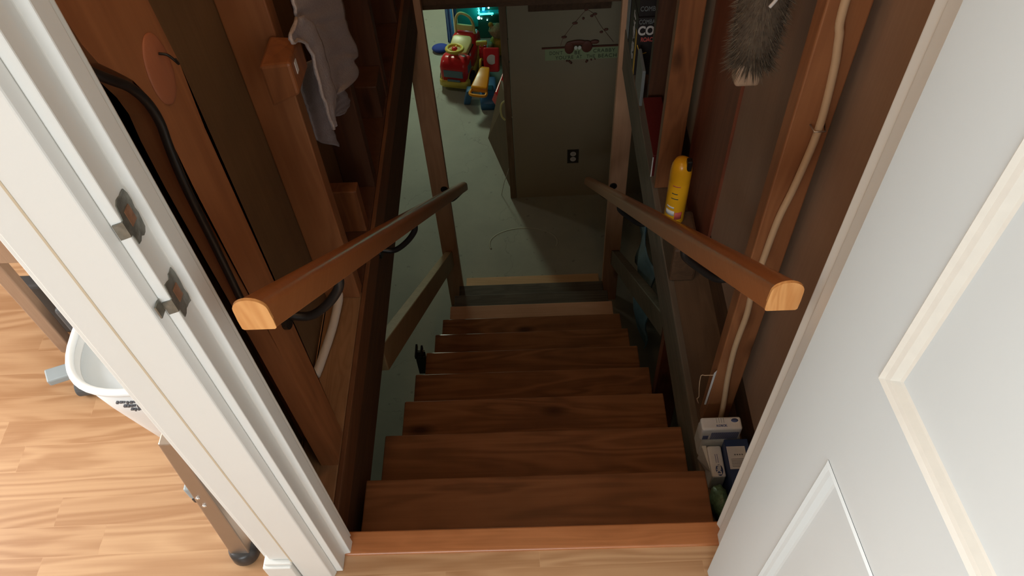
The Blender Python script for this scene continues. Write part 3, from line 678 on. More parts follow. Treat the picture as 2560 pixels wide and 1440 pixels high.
# white plastic tube leaning on the plate
wt = tube('plastic_tube', [(-0.487, 0.636, 0.028), (-0.490, 0.60, 0.022), (-0.497, 0.53, 0.016), (-0.512, 0.44, 0.013), (-0.520, 0.40, 0.012)], [0.008 + 0.003 * min(1, k / 4) for k in range(25)], M_whitetube, None)
tag(wt, 'white plastic tube lying on the ledge at the second left stud', 'tube')

# ============================================================ RIGHT WALL THINGS
cb = empty('electric_cable', (0.48, 0.40, -0.2), 'beige sheathed cable running down the near right stud', 'cable')
tube('sheath', [(0.476, 0.424, 1.30), (0.476, 0.424, 0.951), (0.484, 0.424, 0.88), (0.493, 0.424, 0.818), (0.500, 0.424, 0.696), (0.491, 0.424, 0.564), (0.481, 0.424, 0.478), (0.477, 0.424, 0.366), (0.475, 0.424, 0.253), (0.479, 0.424, 0.166), (0.476, 0.424, 0.038), (0.480, 0.420, -0.088), (0.488, 0.415, -0.20), (0.495, 0.41, -0.33)], 0.0068, M_cable, cb, seg=14)
for z, x in ((0.70, 0.500), (0.30, 0.476)):
    tube('staple', [(x - 0.012, 0.435, z), (x - 0.009, 0.416, z), (x + 0.009, 0.416, z), (x + 0.012, 0.435, z)], 0.0015, M_steel, cb, sub=1)
# wool duster head hanging on the wall
ds = empty('duster', (0.42, 0.62, 0.66), 'grey brown wool duster hanging head down on the right wall', 'duster')
tube('handle', [(0.425, 0.625, 1.15), (0.425, 0.625, 0.68)], 0.012, M_handle, ds, sub=1)
box('end_cap', 0.398, 0.446, 0.60, 0.64, 0.652, 0.70, M_handle, ds, 0.008, seg=3)
def fur(name, mat, n, seed):
    r = random.Random(seed); bm = bmesh.new()
    for i in range(n):
        t = r.random(); z = 0.695 + 0.36 * t
        R0 = 0.042 * (0.9 + 0.1 * math.sin(min(1, t * 3) * math.pi / 2)); a = r.uniform(0, 2 * math.pi)
        c = Vector((0.425 + R0 * 0.6 * math.cos(a), 0.625 + R0 * 0.6 * math.sin(a), z))
        d = Vector((math.cos(a), math.sin(a), r.uniform(-0.9, 0.1))).normalized()
        tip = c + d * r.uniform(0.018, 0.034) + Vector((r.uniform(-.006, .006), r.uniform(-.006, .006), r.uniform(-.02, .0)))
        side = d.cross(Vector((r.uniform(-1, 1), r.uniform(-1, 1), r.uniform(-1, 1)))).normalized() * 0.0010
        up = d.cross(side).normalized() * 0.0010
        b = [bm.verts.new(c + side), bm.verts.new(c - side * 0.5 + up), bm.verts.new(c - side * 0.5 - up)]; tp = bm.verts.new(tip)
        bm.faces.new(b)
        for k in range(3): bm.faces.new((b[k], b[(k + 1) % 3], tp))
    return link(name, bm, mat, ds)
lathe('wool_core', [(0, 0), (0.032, 0.008), (0.042, 0.06), (0.043, 0.3), (0.03, 0.38), (0, 0.40)], (0.425, 0.625, 0.695), M_fur, ds)
tag(fur('wool', M_fur, 6500, 3), kind='stuff'); tag(fur('pale_wool', M_fur2, 1800, 4), kind='stuff')
tube('loop_string', [(0.445, 0.552, 0.97), (0.432, 0.556, 0.93), (0.428, 0.556, 0.90), (0.424, 0.555, 0.87), (0.414, 0.556, 0.85)], 0.003, M_string, ds)
# carton stand and yellow spray can
bx = box('wooden_block', 0.432, 0.512, 0.935, 1.10, -0.36, -0.205, M_rim, None, 0.010)
tag(bx, 'dark brown block standing on the right ledge under the yellow can', 'block')
can = empty('spray_can', (0.447, 1.066, -0.205), 'yellow orange aerosol can with black nozzle on the right wall ledge', 'spray can')
lathe('can_body', [(0, 0), (0.029, 0), (0.031, 0.003), (0.031, 0.165), (0.029, 0.175), (0, 0.176)], (0.447, 1.066, -0.205), M_yellow, can)
lathe('cap', [(0.031, 0.165), (0.0315, 0.195), (0.029, 0.220), (0.022, 0.238), (0.010, 0.243), (0, 0.243)], (0.447, 1.066, -0.205), M_yellow, can)
box('nozzle', 0.455, 0.470, 1.040, 1.060, 0.012, 0.050, M_black, can, 0.003)
def arcpatch(name, c, r, a0, a1, z0, z1, mat, par):
    bm = bmesh.new(); n = 10; A_ = []; B_ = []
    for k in range(n + 1):
        a = math.radians(a0 + (a1 - a0) * k / n); A_.append(bm.verts.new((c[0] + r * math.cos(a), c[1] + r * math.sin(a), z0))); B_.append(bm.verts.new((c[0] + r * math.cos(a), c[1] + r * math.sin(a), z1)))
    for k in range(n): bm.faces.new((A_[k], A_[k + 1], B_[k + 1], B_[k]))
    o = link(name, bm, mat, par, smooth=True); md = o.modifiers.new('s', 'SOLIDIFY'); md.thickness = 0.0006; md.offset = 0; return o
arcpatch('label', (0.447, 1.066), 0.0314, 200, 255, -0.165, -0.145, M_label, can)
arcpatch('label', (0.447, 1.066), 0.0314, 205, 250, -0.135, -0.128, M_label, can)
arcpatch('red_band', (0.447, 1.066), 0.0314, 258, 300, -0.180, -0.150, M_rtext, can)
arcpatch('printed_line', (0.447, 1.066), 0.0314, 225, 265, -0.095, -0.092, M_signtx, can)
arcpatch('printed_line', (0.447, 1.066), 0.0314, 225, 258, -0.075, -0.072, M_signtx, can)
arcpatch('printed_line', (0.447, 1.066), 0.0314, 225, 268, -0.045, -0.042, M_rtext, can)
# insecticide cartons on the ledge far down the right wall
def carton(x0, x1, y0, y1, z0, z1, label, mat):
    c = empty('carton', ((x0 + x1) / 2, (y0 + y1) / 2, z0), label, 'carton', 'cartons on the right ledge')
    box('carton_body', x0, x1, y0, y1, z0, z1, mat, c, 0.0015); return c
c1 = carton(0.432, 0.530, 1.98, 2.18, -0.36, -0.105, 'black carton with large white lettering on the right ledge', M_boxblk)
text('lettering', 'COMBAT', 0.052, (0.4335, 1.9795, -0.176), FACE_Y, M_ltext, c1, sx=0.78, bold=0.0018)
text('lettering', 'ROACH', 0.026, (0.447, 1.9795, -0.206), FACE_Y, M_rtext, c1, sx=0.62, bold=0.0006)
text('lettering', 'COMBAT', 0.028, (0.435, 1.9795, -0.130), FACE_Y, M_greyfilm, c1, sx=0.6)
tube('printed_insect', [(0.436, 1.979, -0.220), (0.445, 1.979, -0.250), (0.453, 1.979, -0.262), (0.474, 1.979, -0.255)], 0.0016, M_yelstrip, c1, sub=1, seg=6)
FACE_XV = ((0, 0, 1), (0, 1, 0), (-1, 0, 0))    # reads bottom to top on a face looking to -x
text('lettering', 'COMBAT', 0.058, (0.4315, 2.045, -0.340), FACE_XV, M_ltext, c1, sx=0.85, bold=0.001)
box('printed_strip', 0.4312, 0.432, 1.983, 2.012, -0.358, -0.17, M_yelstrip, c1, 0)
c2 = carton(0.432, 0.453, 2.20, 2.283, -0.36, -0.14, 'thin dark carton with pale grey panel behind the lettered carton', M_boxblk)
box('printed_panel', 0.4312, 0.432, 2.203, 2.275, -0.345, -0.16, M_greypl, c2, 0)
c3 = carton(0.434, 0.528, 1.99, 2.17, -0.104, -0.03, 'black carton stacked on top of the lettered carton', M_boxblk)
text('lettering', 'COMBAT', 0.028, (0.437, 1.9895, -0.082), FACE_Y, M_greyfilm, c3, sx=0.7)
sl = box('plastic_sleeve', 0.433, 0.446, 1.79, 1.93, -0.36, -0.20, M_greyfilm, None, 0.003)
tag(sl, 'grey plastic sleeve standing on the ledge before the lettered carton', 'plastic sleeve')
rb = empty('carton', (0.46, 1.55, -0.36), 'dark red carton with white edge behind the yellow can', 'carton', 'cartons on the right ledge')
box('carton_body', 0.4315, 0.50, 1.41, 1.72, -0.36, -0.262, M_boxred, rb, 0.002)
box('white_edge', 0.4308, 0.4345, 1.4085, 1.4105, -0.36, -0.27, M_label, rb, 0)
# soap packs
s1 = empty('soap_pack', (0.470, 0.345, -0.29), 'white soap pack with blue print, upper pack of the stack by the door', 'soap pack', 'wrapped packs on the right ledge')
bm = bmesh.new(); addbox(bm, 0.421, 0.523, 0.337, 0.373, -0.262, -0.205)
link('wrapper', bm, M_soap, s1, bevel=0.006, seg=3)
boxes('barcode', [(0.447 + k * 0.0025, 0.4484 + k * 0.0025, 0.3362, 0.3372, -0.257, -0.222) for k in range(28)], M_blueprint, s1)
box('printed_block', 0.427, 0.441, 0.3362, 0.3372, -0.256, -0.238, M_blueprint, s1, 0)
text('lettering', 'KOSCK', 0.008, (0.458, 0.3445, -0.2047), ((1, 0, 0), (0, 1, 0), (0, 0, 1)), M_blueprint, s1, depth=0.0003, bold=0.0003)
boxes('printed_lines', [(0.460 + k * 0.006, 0.4608 + k * 0.006, 0.355, 0.369, -0.2052, -0.2045) for k in range(4)], M_greyfilm, s1)
lathe('logo_oval', [(0, 0), (0.009, 0), (0.009, 0.0008), (0, 0.0008)], (0.506, 0.361, -0.2051), M_blueprint, s1, sx=1, sy=0.6)
s0 = box('soap_pack', 0.428, 0.53, 0.337, 0.398, -0.36, -0.264, M_film, None, 0.010, seg=3)
tag(s0, 'cloudy film wrapped pack under the upper soap pack', 'soap pack', 'wrapped packs on the right ledge')
s2 = empty('soap_pack', (0.458, 0.29, -0.36), 'long white soap pack with blue oval logo pointing at the stairs', 'soap pack', 'wrapped packs on the right ledge')
bm = bmesh.new(); addbox(bm, 0.443, 0.479, 0.246, 0.333, -0.36, -0.285)
link('wrapper', bm, M_soap, s2, bevel=0.005, seg=3)
hexa('film_flap', [(0.428, 0.334, -0.36), (0.4425, 0.300, -0.36), (0.4425, 0.334, -0.36), (0.432, 0.335, -0.36), (0.430, 0.334, -0.288), (0.4425, 0.262, -0.292), (0.4425, 0.334, -0.286), (0.433, 0.335, -0.287)], M_film, s2, 0.002)
lathe('logo_oval', [(0, 0), (0.012, 0), (0.012, 0.0008), (0, 0.0008)], (0.464, 0.264, -0.2853), M_blueprint, s2, sx=0.75, sy=1.3)
text('lettering', 'Dial', 0.017, (0.468, 0.251, -0.2843), ((0, 1, 0), (-1, 0, 0), (0, 0, 1)), M_soap, s2, bold=0.0005)
boxes('printed_lines', [(0.459 + k * 0.005, 0.4602 + k * 0.005, 0.284, 0.308, -0.2853, -0.2846) for k in range(2)], M_blueprint, s2)
b1 = empty('card_box', (0.51, 0.24, -0.36), 'navy blue box with a white information panel beside the soap', 'box')
box('box_body', 0.4815, 0.542, 0.165, 0.333, -0.36, -0.252, M_bluep, b1, 0.002)
box('info_panel', 0.4835, 0.530, 0.250, 0.312, -0.2522, -0.2512, M_soap, b1, 0)
boxes('printed_lines', [(0.490, 0.522, 0.256 + k * 0.0040, 0.2572 + k * 0.0040, -0.2512, -0.2506) for k in range(6)] + [(0.500 + k * 0.006, 0.5035 + k * 0.006, 0.287, 0.2905, -0.2512, -0.2506) for k in range(4)], M_greyfilm, b1)
gb = blob('plastic_bag', (0.458, 0.195, -0.322), (0.022, 0.042, 0.034), M_greenbag, None, jitter=0.12, sub=3)
tag(gb, 'crumpled green and clear plastic bag between the soap and the door jamb', 'plastic bag')
pt = empty('paper_tag', (0.44, 0.44, -0.25), 'small pale paper tag with bent wire beside the near right stud', 'tag')
hexa('paper', [(0.446, 0.432, -0.245), (0.452, 0.434, -0.25), (0.452, 0.4345, -0.25), (0.446, 0.4325, -0.245), (0.448, 0.432, -0.09), (0.4545, 0.434, -0.08), (0.4545, 0.4345, -0.08), (0.448, 0.4325, -0.09)], M_label, pt, 0)
tube('wire', [(0.449, 0.433, -0.10), (0.432, 0.445, -0.12), (0.424, 0.45, -0.13), (0.428, 0.45, -0.19), (0.434, 0.45, -0.235), (0.430, 0.45, -0.245), (0.438, 0.45, -0.27)], 0.0012, M_cable, pt, sub=2, seg=6)
# blue tarp seen through the gap low on the right
bm = bmesh.new(); G = []
for i in range(15):
    row = []
    for j in range(15):
        s, t = i / 14, j / 14
        row.append(bm.verts.new((0.575 + 0.020 * math.sin(9 * s) + 0.012 * math.sin(13 * t + 4 * s), 1.70 + 0.50 * s, -1.90 + 0.62 * t - 0.12 * math.sin(5 * s))))
    G.append(row)
for i in range(14):
    for j in range(14): bm.faces.new((G[i][j], G[i + 1][j], G[i + 1][j + 1], G[i][j + 1]))
tp = link('plastic_tarp', bm, M_tarp, None, smooth=True); md = tp.modifiers.new('s', 'SOLIDIFY'); md.thickness = 0.004
tag(tp, 'crumpled blue plastic sheet hanging in the dark beyond the right side of the stairs', 'plastic sheet')
# dark gadget clamped at the left end of a tread
hk = empty('clamp', (-0.455, 1.10, -1.05), 'small dark metal clamp at the left end of a middle tread', 'clamp')
boxes('clamp_body', [(-0.470, -0.432, 1.11, 1.135, -1.13, -1.005), (-0.470, -0.462, 1.10, 1.16, -1.005, -0.985), (-0.448, -0.440, 1.10, 1.15, -1.005, -0.98)], M_black, hk, 0.002)
tube('clamp_screw', [(-0.466, 1.13, -0.992), (-0.432, 1.13, -0.992)], 0.003, M_steel, hk, sub=1, seg=8)

# ============================================================ PARTITION THINGS
sg = empty('crab_sign', (0.31, 3.19, -1.14), 'pale green beach sign with a red brown crab hung on the partition', 'sign')
box('sign_board', 0.118, 0.560, 3.178, 3.189, -1.147, -1.068, M_sign, sg, 0.001)
def word(body, x0, x1, zc, h):
    o = text('lettering', body, h / 0.72, (0, 0, 0), ((1, 0, 0), (0, 1, 0), (0, 0, 1)), M_signtx, None, space=1.12)
    me = o.data; xs = [v.co.x for v in me.vertices]; zs = [v.co.y for v in me.vertices]; off = o.location.copy()
    mn, mxx, zn = min(xs), max(xs), min(zs)
    for v in me.vertices:
        cx = (v.co.x - mn) / (mxx - mn); cz = v.co.y - zn; d = v.co.z
        v.co = Vector((x0 + (x1 - x0) * cx, 3.1775 - d * 0.5, zc - h / 2 + cz)) - sg.location
    me.update(); o.location = (0, 0, 0); o.parent = sg
word("DON'T", 0.144, 0.217, -1.097, 0.023); word('BE', 0.285, 0.316, -1.099, 0.023); word('CRABBY', 0.389, 0.512, -1.092, 0.024)
word("YOU'RE", 0.176, 0.278, -1.129, 0.023); word('AT', 0.296, 0.326, -1.128, 0.023); word('THE', 0.352, 0.400, -1.127, 0.023); word('BEACH', 0.418, 0.521, -1.127, 0.024)
box('stick', 0.100, 0.560, 3.172, 3.178, -1.066, -1.059, M_crab, sg, 0)
blob('crab_claw', (0.254, 3.170, -1.062), (0.027, 0.009, 0.040), M_crab, sg)
blob('crab_claw', (0.352, 3.170, -1.058), (0.031, 0.009, 0.038), M_crab, sg)
blob('crab_body', (0.300, 3.172, -1.032), (0.050, 0.008, 0.016), M_crab, sg)
blob('crab_claw', (0.395, 3.172, -1.032), (0.024, 0.007, 0.012), M_crab, sg)
for x in (0.290, 0.311):
    e = blob('crab_eye', (x, 3.162, -1.058), (0.0105, 0.005, 0.013), M_eye, sg)
for (a, b) in (((0.252, -1.152), (0.268, -1.170)), ((0.238, -1.150), (0.245, -1.152)), ((0.350, -1.166), (0.358, -1.155)), ((0.375, -1.150), (0.383, -1.149)), ((0.398, -1.147), (0.402, -1.145))):
    tube('crab_leg', [(a[0], 3.176, a[1]), (b[0], 3.176, b[1])], 0.006, M_crab, sg, sub=1, seg=8)
tube('hanging_string', [(0.205, 3.183, -1.055), (0.225, 3.183, -0.997), (0.283, 3.183, -0.912), (0.345, 3.183, -0.832)], 0.001, M_crab, sg, seg=6)
tube('hanging_string', [(0.345, 3.183, -0.832), (0.384, 3.183, -0.866), (0.429, 3.183, -0.945), (0.50, 3.183, -1.045)], 0.001, M_crab, sg, seg=6)
for x, z, w in ((0.342, -0.832, 0.010), (0.373, -0.872, 0.009), (0.390, -0.862, 0.012), (0.328, -0.885, 0.007), (0.283, -0.912, 0.016), (0.225, -0.997, 0.016), (0.429, -0.975, 0.010), (0.455, -0.960, 0.012)):
    blob('wooden_fish', (x, 3.178, z), (w, 0.004, 0.007), M_crab, sg, sub=2)
ou = empty('wall_outlet', (0.291, 3.19, -1.89), 'dark wall outlet plate with two pale sockets on the partition', 'outlet')
box('plate', 0.252, 0.325, 3.184, 3.19, -1.948, -1.834, M_outl, ou, 0.002)
for z in (-1.868, -1.912):
    bm = bmesh.new(); addtube(bm, [(0.289, 3.1825, z), (0.289, 3.185, z)], 0.019, 20)
    s = link('socket', bm, M_outf, ou)
    boxes('slot', [(0.283, 0.2845, 3.182, 3.1826, z - 0.002, z + 0.007), (0.293, 0.2945, 3.182, 3.1826, z - 0.002, z + 0.007)], M_outl, s)
# plywood sheet leaning behind the partition end, and a hook of white tube
pw = hexa('plywood_sheet', [(-0.287, 3.806, -2.25), (-0.129, 3.285, -2.25), (-0.117, 3.289, -2.25), (-0.275, 3.810, -2.25), (-0.157, 3.56, -1.56), (-0.122, 3.30, -1.50), (-0.110, 3.303, -1.50), (-0.145, 3.563, -1.56)], M_ply, None, 0.001)
tag(pw, 'tan plywood sheet leaning behind the end of the partition', 'plywood sheet')
wc = tube('hose_hook', [(-0.128, 3.24, -1.47), (-0.148, 3.24, -1.49), (-0.156, 3.24, -1.54), (-0.150, 3.24, -1.59), (-0.132, 3.24, -1.615)], 0.006, M_toycream, None)
tag(wc, 'curved cream plastic hook on the end of the partition', 'hook')
wi = tube('wire_strand', [(-0.129, 3.19, -1.98), (-0.145, 3.20, -2.05), (-0.165, 3.21, -2.12), (-0.19, 3.22, -2.248)], 0.0018, M_string, None)
tag(wi, 'thin white wire hanging by the plywood at the partition end', 'wire')
dd = []
for k in range(40):
    a = math.radians(200 - k * 5.6); dd.append((0.10 + 0.20 * math.cos(a) * 1.1 - 0.15, 2.78 + 0.13 * math.sin(a), -2.2495))
bm = bmesh.new(); addtube(bm, dd, 0.006, 6, flat=0.15); so = link('floor_stain', bm, M_dust, None, smooth=True)
tag(so, 'faint pale curved dust stain on the basement floor', 'stain')

# ============================================================ PLAYROOM
# ---- ride-on fire truck
tk = empty('toy_truck', (-0.50, 4.62, -2.25), 'red and yellow ride-on toy truck with a yellow steering wheel', 'toy truck', None)
TA = math.radians(-14)
def tw_(x, y, z):   # truck frame: +Y of the truck points away, front at y=0
    return (-0.545 + x * math.cos(TA) - y * math.sin(TA), 4.36 + x * math.sin(TA) + y * math.cos(TA), -2.25 + z)
def loft(name, secs, mat, par, fr, bevel=0.0, sub=0, smooth=True):
    """secs: (y, xhalf, z0, z1) rounded-rect sections"""
    bm = bmesh.new(); R_ = []
    for y, xh, z0, z1 in secs:
        c = min(xh, (z1 - z0) / 2) * 0.45; P = []
        for cx, cz, a0 in ((xh - c, z1 - c, 0), (-xh + c, z1 - c, 90), (-xh + c, z0 + c, 180), (xh - c, z0 + c, 270)):
            for a in (0, 30, 60, 90): P.append((cx + c * math.cos(math.radians(a0 + a)), cz + c * math.sin(math.radians(a0 + a))))
        R_.append([bm.verts.new(fr(px, y, pz)) for px, pz in P])
    n = len(R_[0])
    for A_, B_ in zip(R_, R_[1:]):
        for k in range(n): bm.faces.new((A_[k], A_[(k + 1) % n], B_[(k + 1) % n], B_[k]))
    bm.faces.new(R_[0][::-1]); bm.faces.new(R_[-1])
    return link(name, bm, mat, par, smooth=smooth, bevel=bevel)
loft('base', [(-0.005, 0.095, 0.035, 0.085), (0.01, 0.118, 0.03, 0.095), (0.48, 0.118, 0.03, 0.095), (0.50, 0.10, 0.035, 0.085)], M_toyyel, tk, tw_)
loft('body', [(0.005, 0.085, 0.08, 0.19), (0.02, 0.105, 0.08, 0.235), (0.07, 0.110, 0.08, 0.262), (0.13, 0.110, 0.08, 0.255), (0.17, 0.108, 0.08, 0.215), (0.31, 0.105, 0.08, 0.215), (0.35, 0.100, 0.08, 0.265), (0.45, 0.095, 0.08, 0.262), (0.49, 0.085, 0.08, 0.18)], M_red, tk, tw_)
def tbox(name, x0, x1, y0, y1, z0, z1, mat, par, fr=tw_, bevel=0.003):
    return hexa(name, [fr(x0, y0, z0), fr(x1, y0, z0), fr(x1, y1, z0), fr(x0, y1, z0), fr(x0, y0, z1), fr(x1, y0, z1), fr(x1, y1, z1), fr(x0, y1, z1)], mat, par, bevel)
tbox('windscreen', -0.075, 0.075, -0.001, 0.014, 0.125, 0.185, M_toyglass, tk, bevel=0.003)
tbox('grille', -0.05, 0.05, -0.004, 0.012, 0.09, 0.105, M_toyglass, tk, bevel=0.001)
tbox('side_window', 0.106, 0.1125, 0.04, 0.12, 0.15, 0.215, M_toyglass, tk, bevel=0.004)
for sx in (-1, 1):
    for y in (0.10, 0.40):
        bm = bmesh.new(); addtube(bm, [tw_(sx * 0.098, y, 0.062), tw_(sx * 0.126, y, 0.062)], 0.062, 22); w = link('wheel', bm, M_tyre, tk, bevel=0.006)
        bm = bmesh.new(); addtube(bm, [tw_(sx * (0.098), y + 0.084 * math.cos(a), 0.062 + 0.084 * math.sin(a)) for a in [math.radians(10 + 160 * k / 10) for k in range(11)]], 0.014, 8, flat=1.0)
        link('wheel_arch', bm, M_toyyel, tk, smooth=True)
# steering wheel
swc = Vector(tw_(0.0, 0.10, 0.315)); sw = []
up = Vector((0, 0.12, 0.99)).normalized(); ux = Vector((math.cos(TA), math.sin(TA), 0)); uy = up.cross(ux)
bm = bmesh.new(); addtube(bm, [swc + (ux * math.cos(a) + uy * math.sin(a)) * 0.060 for a in [2 * math.pi * k / 28 for k in range(28)]], 0.013, 10, close=True)
stw = link('steering_wheel', bm, M_toyyel, tk, smooth=True)
for k in range(3):
    a = math.radians(90 + 120 * k); tube('spoke', [swc - up * 0.012, swc + (ux * math.cos(a) + uy * math.sin(a)) * 0.058], 0.008, M_toyyel, stw, sub=1, seg=8)
blob('horn_button', tuple(swc), (0.022, 0.022, 0.016), M_red, stw)
tube('steering_column', [tw_(0, 0.115, 0.24), swc - up * 0.01], 0.018, M_toyyel, tk, sub=1)
# seat
def seatfr(x, y, z): return tw_(x, y, z)
loft('seat', [(0.145, 0.050, 0.215, 0.245), (0.155, 0.074, 0.215, 0.255), (0.27, 0.080, 0.222, 0.268), (0.30, 0.075, 0.24, 0.285), (0.315, 0.060, 0.25, 0.285)], M_toycream, tk, tw_)
loft('seat_base', [(0.14, 0.076, 0.200, 0.216), (0.31, 0.082, 0.205, 0.223)], M_tyre, tk, tw_)
tube('hoop_handle', [tw_(-0.074, 0.385, 0.20), tw_(-0.076, 0.40, 0.33), tw_(-0.064, 0.41, 0.385), tw_(-0.035, 0.415, 0.410), tw_(0.015, 0.415, 0.398), tw_(0.050, 0.41, 0.365), tw_(0.068, 0.40, 0.30), tw_(0.074, 0.385, 0.20)], 0.0105, M_toycream, tk, sub=6)
tbox('hoop_bar', -0.070, 0.066, 0.388, 0.408, 0.275, 0.325, M_toycream, tk, bevel=0.008)
# ---- small red and yellow push toy beside the truck's tail
pwk = empty('toy_scooter', (-0.315, 4.62, -2.25), 'small red toy scooter with a yellow handlebar behind the orange seat', 'toy scooter')
def pf(x, y, z): return (-0.318 + x, 4.60 + y, -2.25 + z)
loft('front_column', [(-0.030, 0.022, 0.07, 0.19), (-0.01, 0.030, 0.05, 0.225), (0.02, 0.030, 0.05, 0.225), (0.035, 0.022, 0.06, 0.20)], M_red, pwk, pf)
tbox('handlebar', -0.050, 0.036, -0.012, 0.016, 0.238, 0.272, M_toyyel, pwk, pf, 0.008)
tube('stem', [pf(-0.004, 0.004, 0.20), pf(-0.004, 0.004, 0.25)], 0.012, M_toyyel, pwk, sub=1)
tube('mudguard', [pf(-0.025, -0.13, 0.05), pf(-0.026, -0.11, 0.11), pf(-0.022, -0.06, 0.145), pf(-0.010, -0.02, 0.12)], 0.010, M_toyyel, pwk)
bm = bmesh.new(); addtube(bm, [pf(-0.012, -0.07, 0.05), pf(0.012, -0.07, 0.05)], 0.05, 18); link('wheel', bm, M_tyre, pwk, bevel=0.004)
# ---- blue rocker with orange seat and red back panel
rk = empty('toy_rocker', (-0.33, 4.30, -2.25), 'blue toy rocker with an orange handled seat and red round-labelled back', 'toy rocker')
def rf(x, y, z): return (-0.335 + x, 4.28 + y, -2.25 + z)
loft('base', [(-0.16, 0.055, 0.0, 0.06), (-0.06, 0.065, 0.0, 0.10), (0.10, 0.060, 0.0, 0.10), (0.15, 0.055, 0.0, 0.07)], M_toyblue, rk, lambda x, y, z: rf(x + 0.05, y, z))
for sx in (-0.115, 0.095):
    hexa('leg', [rf(sx - 0.025, -0.09, 0), rf(sx + 0.025, -0.09, 0), rf(sx + 0.025, -0.03, 0), rf(sx - 0.025, -0.03, 0), rf(sx * 0.7 - 0.025, -0.10, 0.13), rf(sx * 0.7 + 0.025, -0.10, 0.13), rf(sx * 0.7 + 0.025, -0.03, 0.13), rf(sx * 0.7 - 0.025, -0.03, 0.13)], M_toyblue, rk, 0.008)
def sf(x, y, z):
    a = math.radians(-14); return (-0.345 + x * math.cos(a) - y * math.sin(a), 4.125 + x * math.sin(a) + y * math.cos(a), -2.25 + z)
loft('seat', [(0.0, 0.058, 0.165, 0.20), (0.02, 0.062, 0.165, 0.205), (0.10, 0.052, 0.18, 0.22), (0.18, 0.040, 0.20, 0.24), (0.21, 0.030, 0.21, 0.235)], M_toyora, rk, sf)
tube('seat_handle', [sf(-0.050, 0.02, 0.18), sf(-0.062, -0.02, 0.17), sf(-0.045, -0.04, 0.165), sf(0.045, -0.04, 0.165), sf(0.062, -0.02, 0.17), sf(0.050, 0.02, 0.18)], 0.011, M_toyora, rk, sub=5)
tube('seat_post', [sf(0, 0.12, 0.05), sf(0, 0.12, 0.19)], 0.03, M_toyblue, rk, sub=1)
hexa('back_panel', [(-0.315, 4.43, -2.14), (-0.195, 4.42, -2.14), (-0.195, 4.46, -2.15), (-0.315, 4.47, -2.15), (-0.315, 4.55, -2.00), (-0.19, 4.54, -2.00), (-0.19, 4.57, -2.02), (-0.315, 4.58, -2.02)], M_red, rk, 0.014, seg=4)
pn = Vector((0, -0.76, 0.65))
bm = bmesh.new(); cc = Vector((-0.252, 4.489, -2.069)); addtube(bm, [cc, cc + pn * 0.004], 0.037, 22); pv(link('round_label', bm, M_label, rk), 'round pale sticker')
# ---- red tray half hidden by partition
rt = hexa('toy_tray', [(-0.245, 3.92, -2.0), (-0.215, 3.87, -2.02), (-0.11, 4.20, -1.97), (-0.125, 4.24, -1.96), (-0.215, 3.88, -1.90), (-0.185, 3.83, -1.915), (-0.10, 4.17, -1.86), (-0.115, 4.20, -1.85)], M_red, None, 0.008)
for v in (): pass
tag(rt, 'bright red plastic toy slide edge beside the end of the partition', 'toy slide')
# prop so the tray edge stands on the floor
rs = hexa('slide_support', [(-0.16, 4.10, -2.25), (-0.12, 4.10, -2.25), (-0.12, 4.16, -2.25), (-0.16, 4.16, -2.25), (-0.16, 4.06, -1.97), (-0.12, 4.06, -1.97), (-0.12, 4.12, -1.95), (-0.16, 4.12, -1.95)], M_toyblue, rt, 0.004)
# ---- plush
pl = empty('plush_toy', (-0.20, 4.80, -2.25), 'tan and mustard plush toy slumped behind the red back panel', 'plush toy')
blob('body', (-0.205, 4.80, -2.16), (0.070, 0.070, 0.09), M_plushy, pl, jitter=0.07)
blob('head', (-0.210, 4.79, -2.02), (0.062, 0.058, 0.058), M_plush, pl, jitter=0.14)
for sx in (-0.045, 0.045): blob('ear', (-0.210 + sx, 4.79, -1.965), (0.02, 0.015, 0.022), M_plushy, pl, sub=2)
for sx in (-0.06, 0.06): blob('arm', (-0.205 + sx, 4.73, -2.11), (0.022, 0.045, 0.022), M_plush, pl, jitter=0.1, sub=2)
bb = blob('toy_ball', (-0.510, 4.915, -2.214), (0.036, 0.036, 0.036), M_greypl, None)
tag(bb, 'pale grey toy ball beside the blue sheet', 'ball')
# ---- pillow
pi = blob('pillow', (-0.680, 4.89, -2.225), (0.070, 0.055, 0.025), M_bluepil, None, sub=3)
tag(pi, 'small blue pillow lying on the basement floor', 'pillow')
# ---- hanging sheet and curtain
def drape(name, x0, x1, y, z0, z1, mat, lab, k, taper=0.0, amp=0.012):
    bm = bmesh.new(); G = []
    for i in range(31):
        row = []
        for j in range(25):
            s, t = i / 30, j / 24
            xx = x0 + (x1 - x0) * s + taper * (1 - t) * (1 - s)
            row.append(bm.verts.new((xx + 0.006 * math.sin(6 * t), y + amp * math.sin(k * s + 3 * t) + 0.008 * math.sin(11 * t + 5 * s), z0 + (z1 - z0) * t)))
        G.append(row)
    for i in range(30):
        for j in range(24): bm.faces.new((G[i][j], G[i + 1][j], G[i + 1][j + 1], G[i][j + 1]))
    o = link(name, bm, mat, None, smooth=True); md = o.modifiers.new('s', 'SOLIDIFY'); md.thickness = 0.003
    tag(o, lab, name.split('_')[-1]); return o
drape('hanging_sheet', -0.625, -0.568, 5.00, -2.249, -0.37, M_sheet, 'crumpled blue sheet hanging down to the playroom floor', 14, 0.0, 0.012)
drape('hanging_curtain', -0.562, -0.535, 5.02, -2.249, -0.37, M_navy, 'narrow navy curtain hanging beside the blue sheet', 9, 0, 0.01)
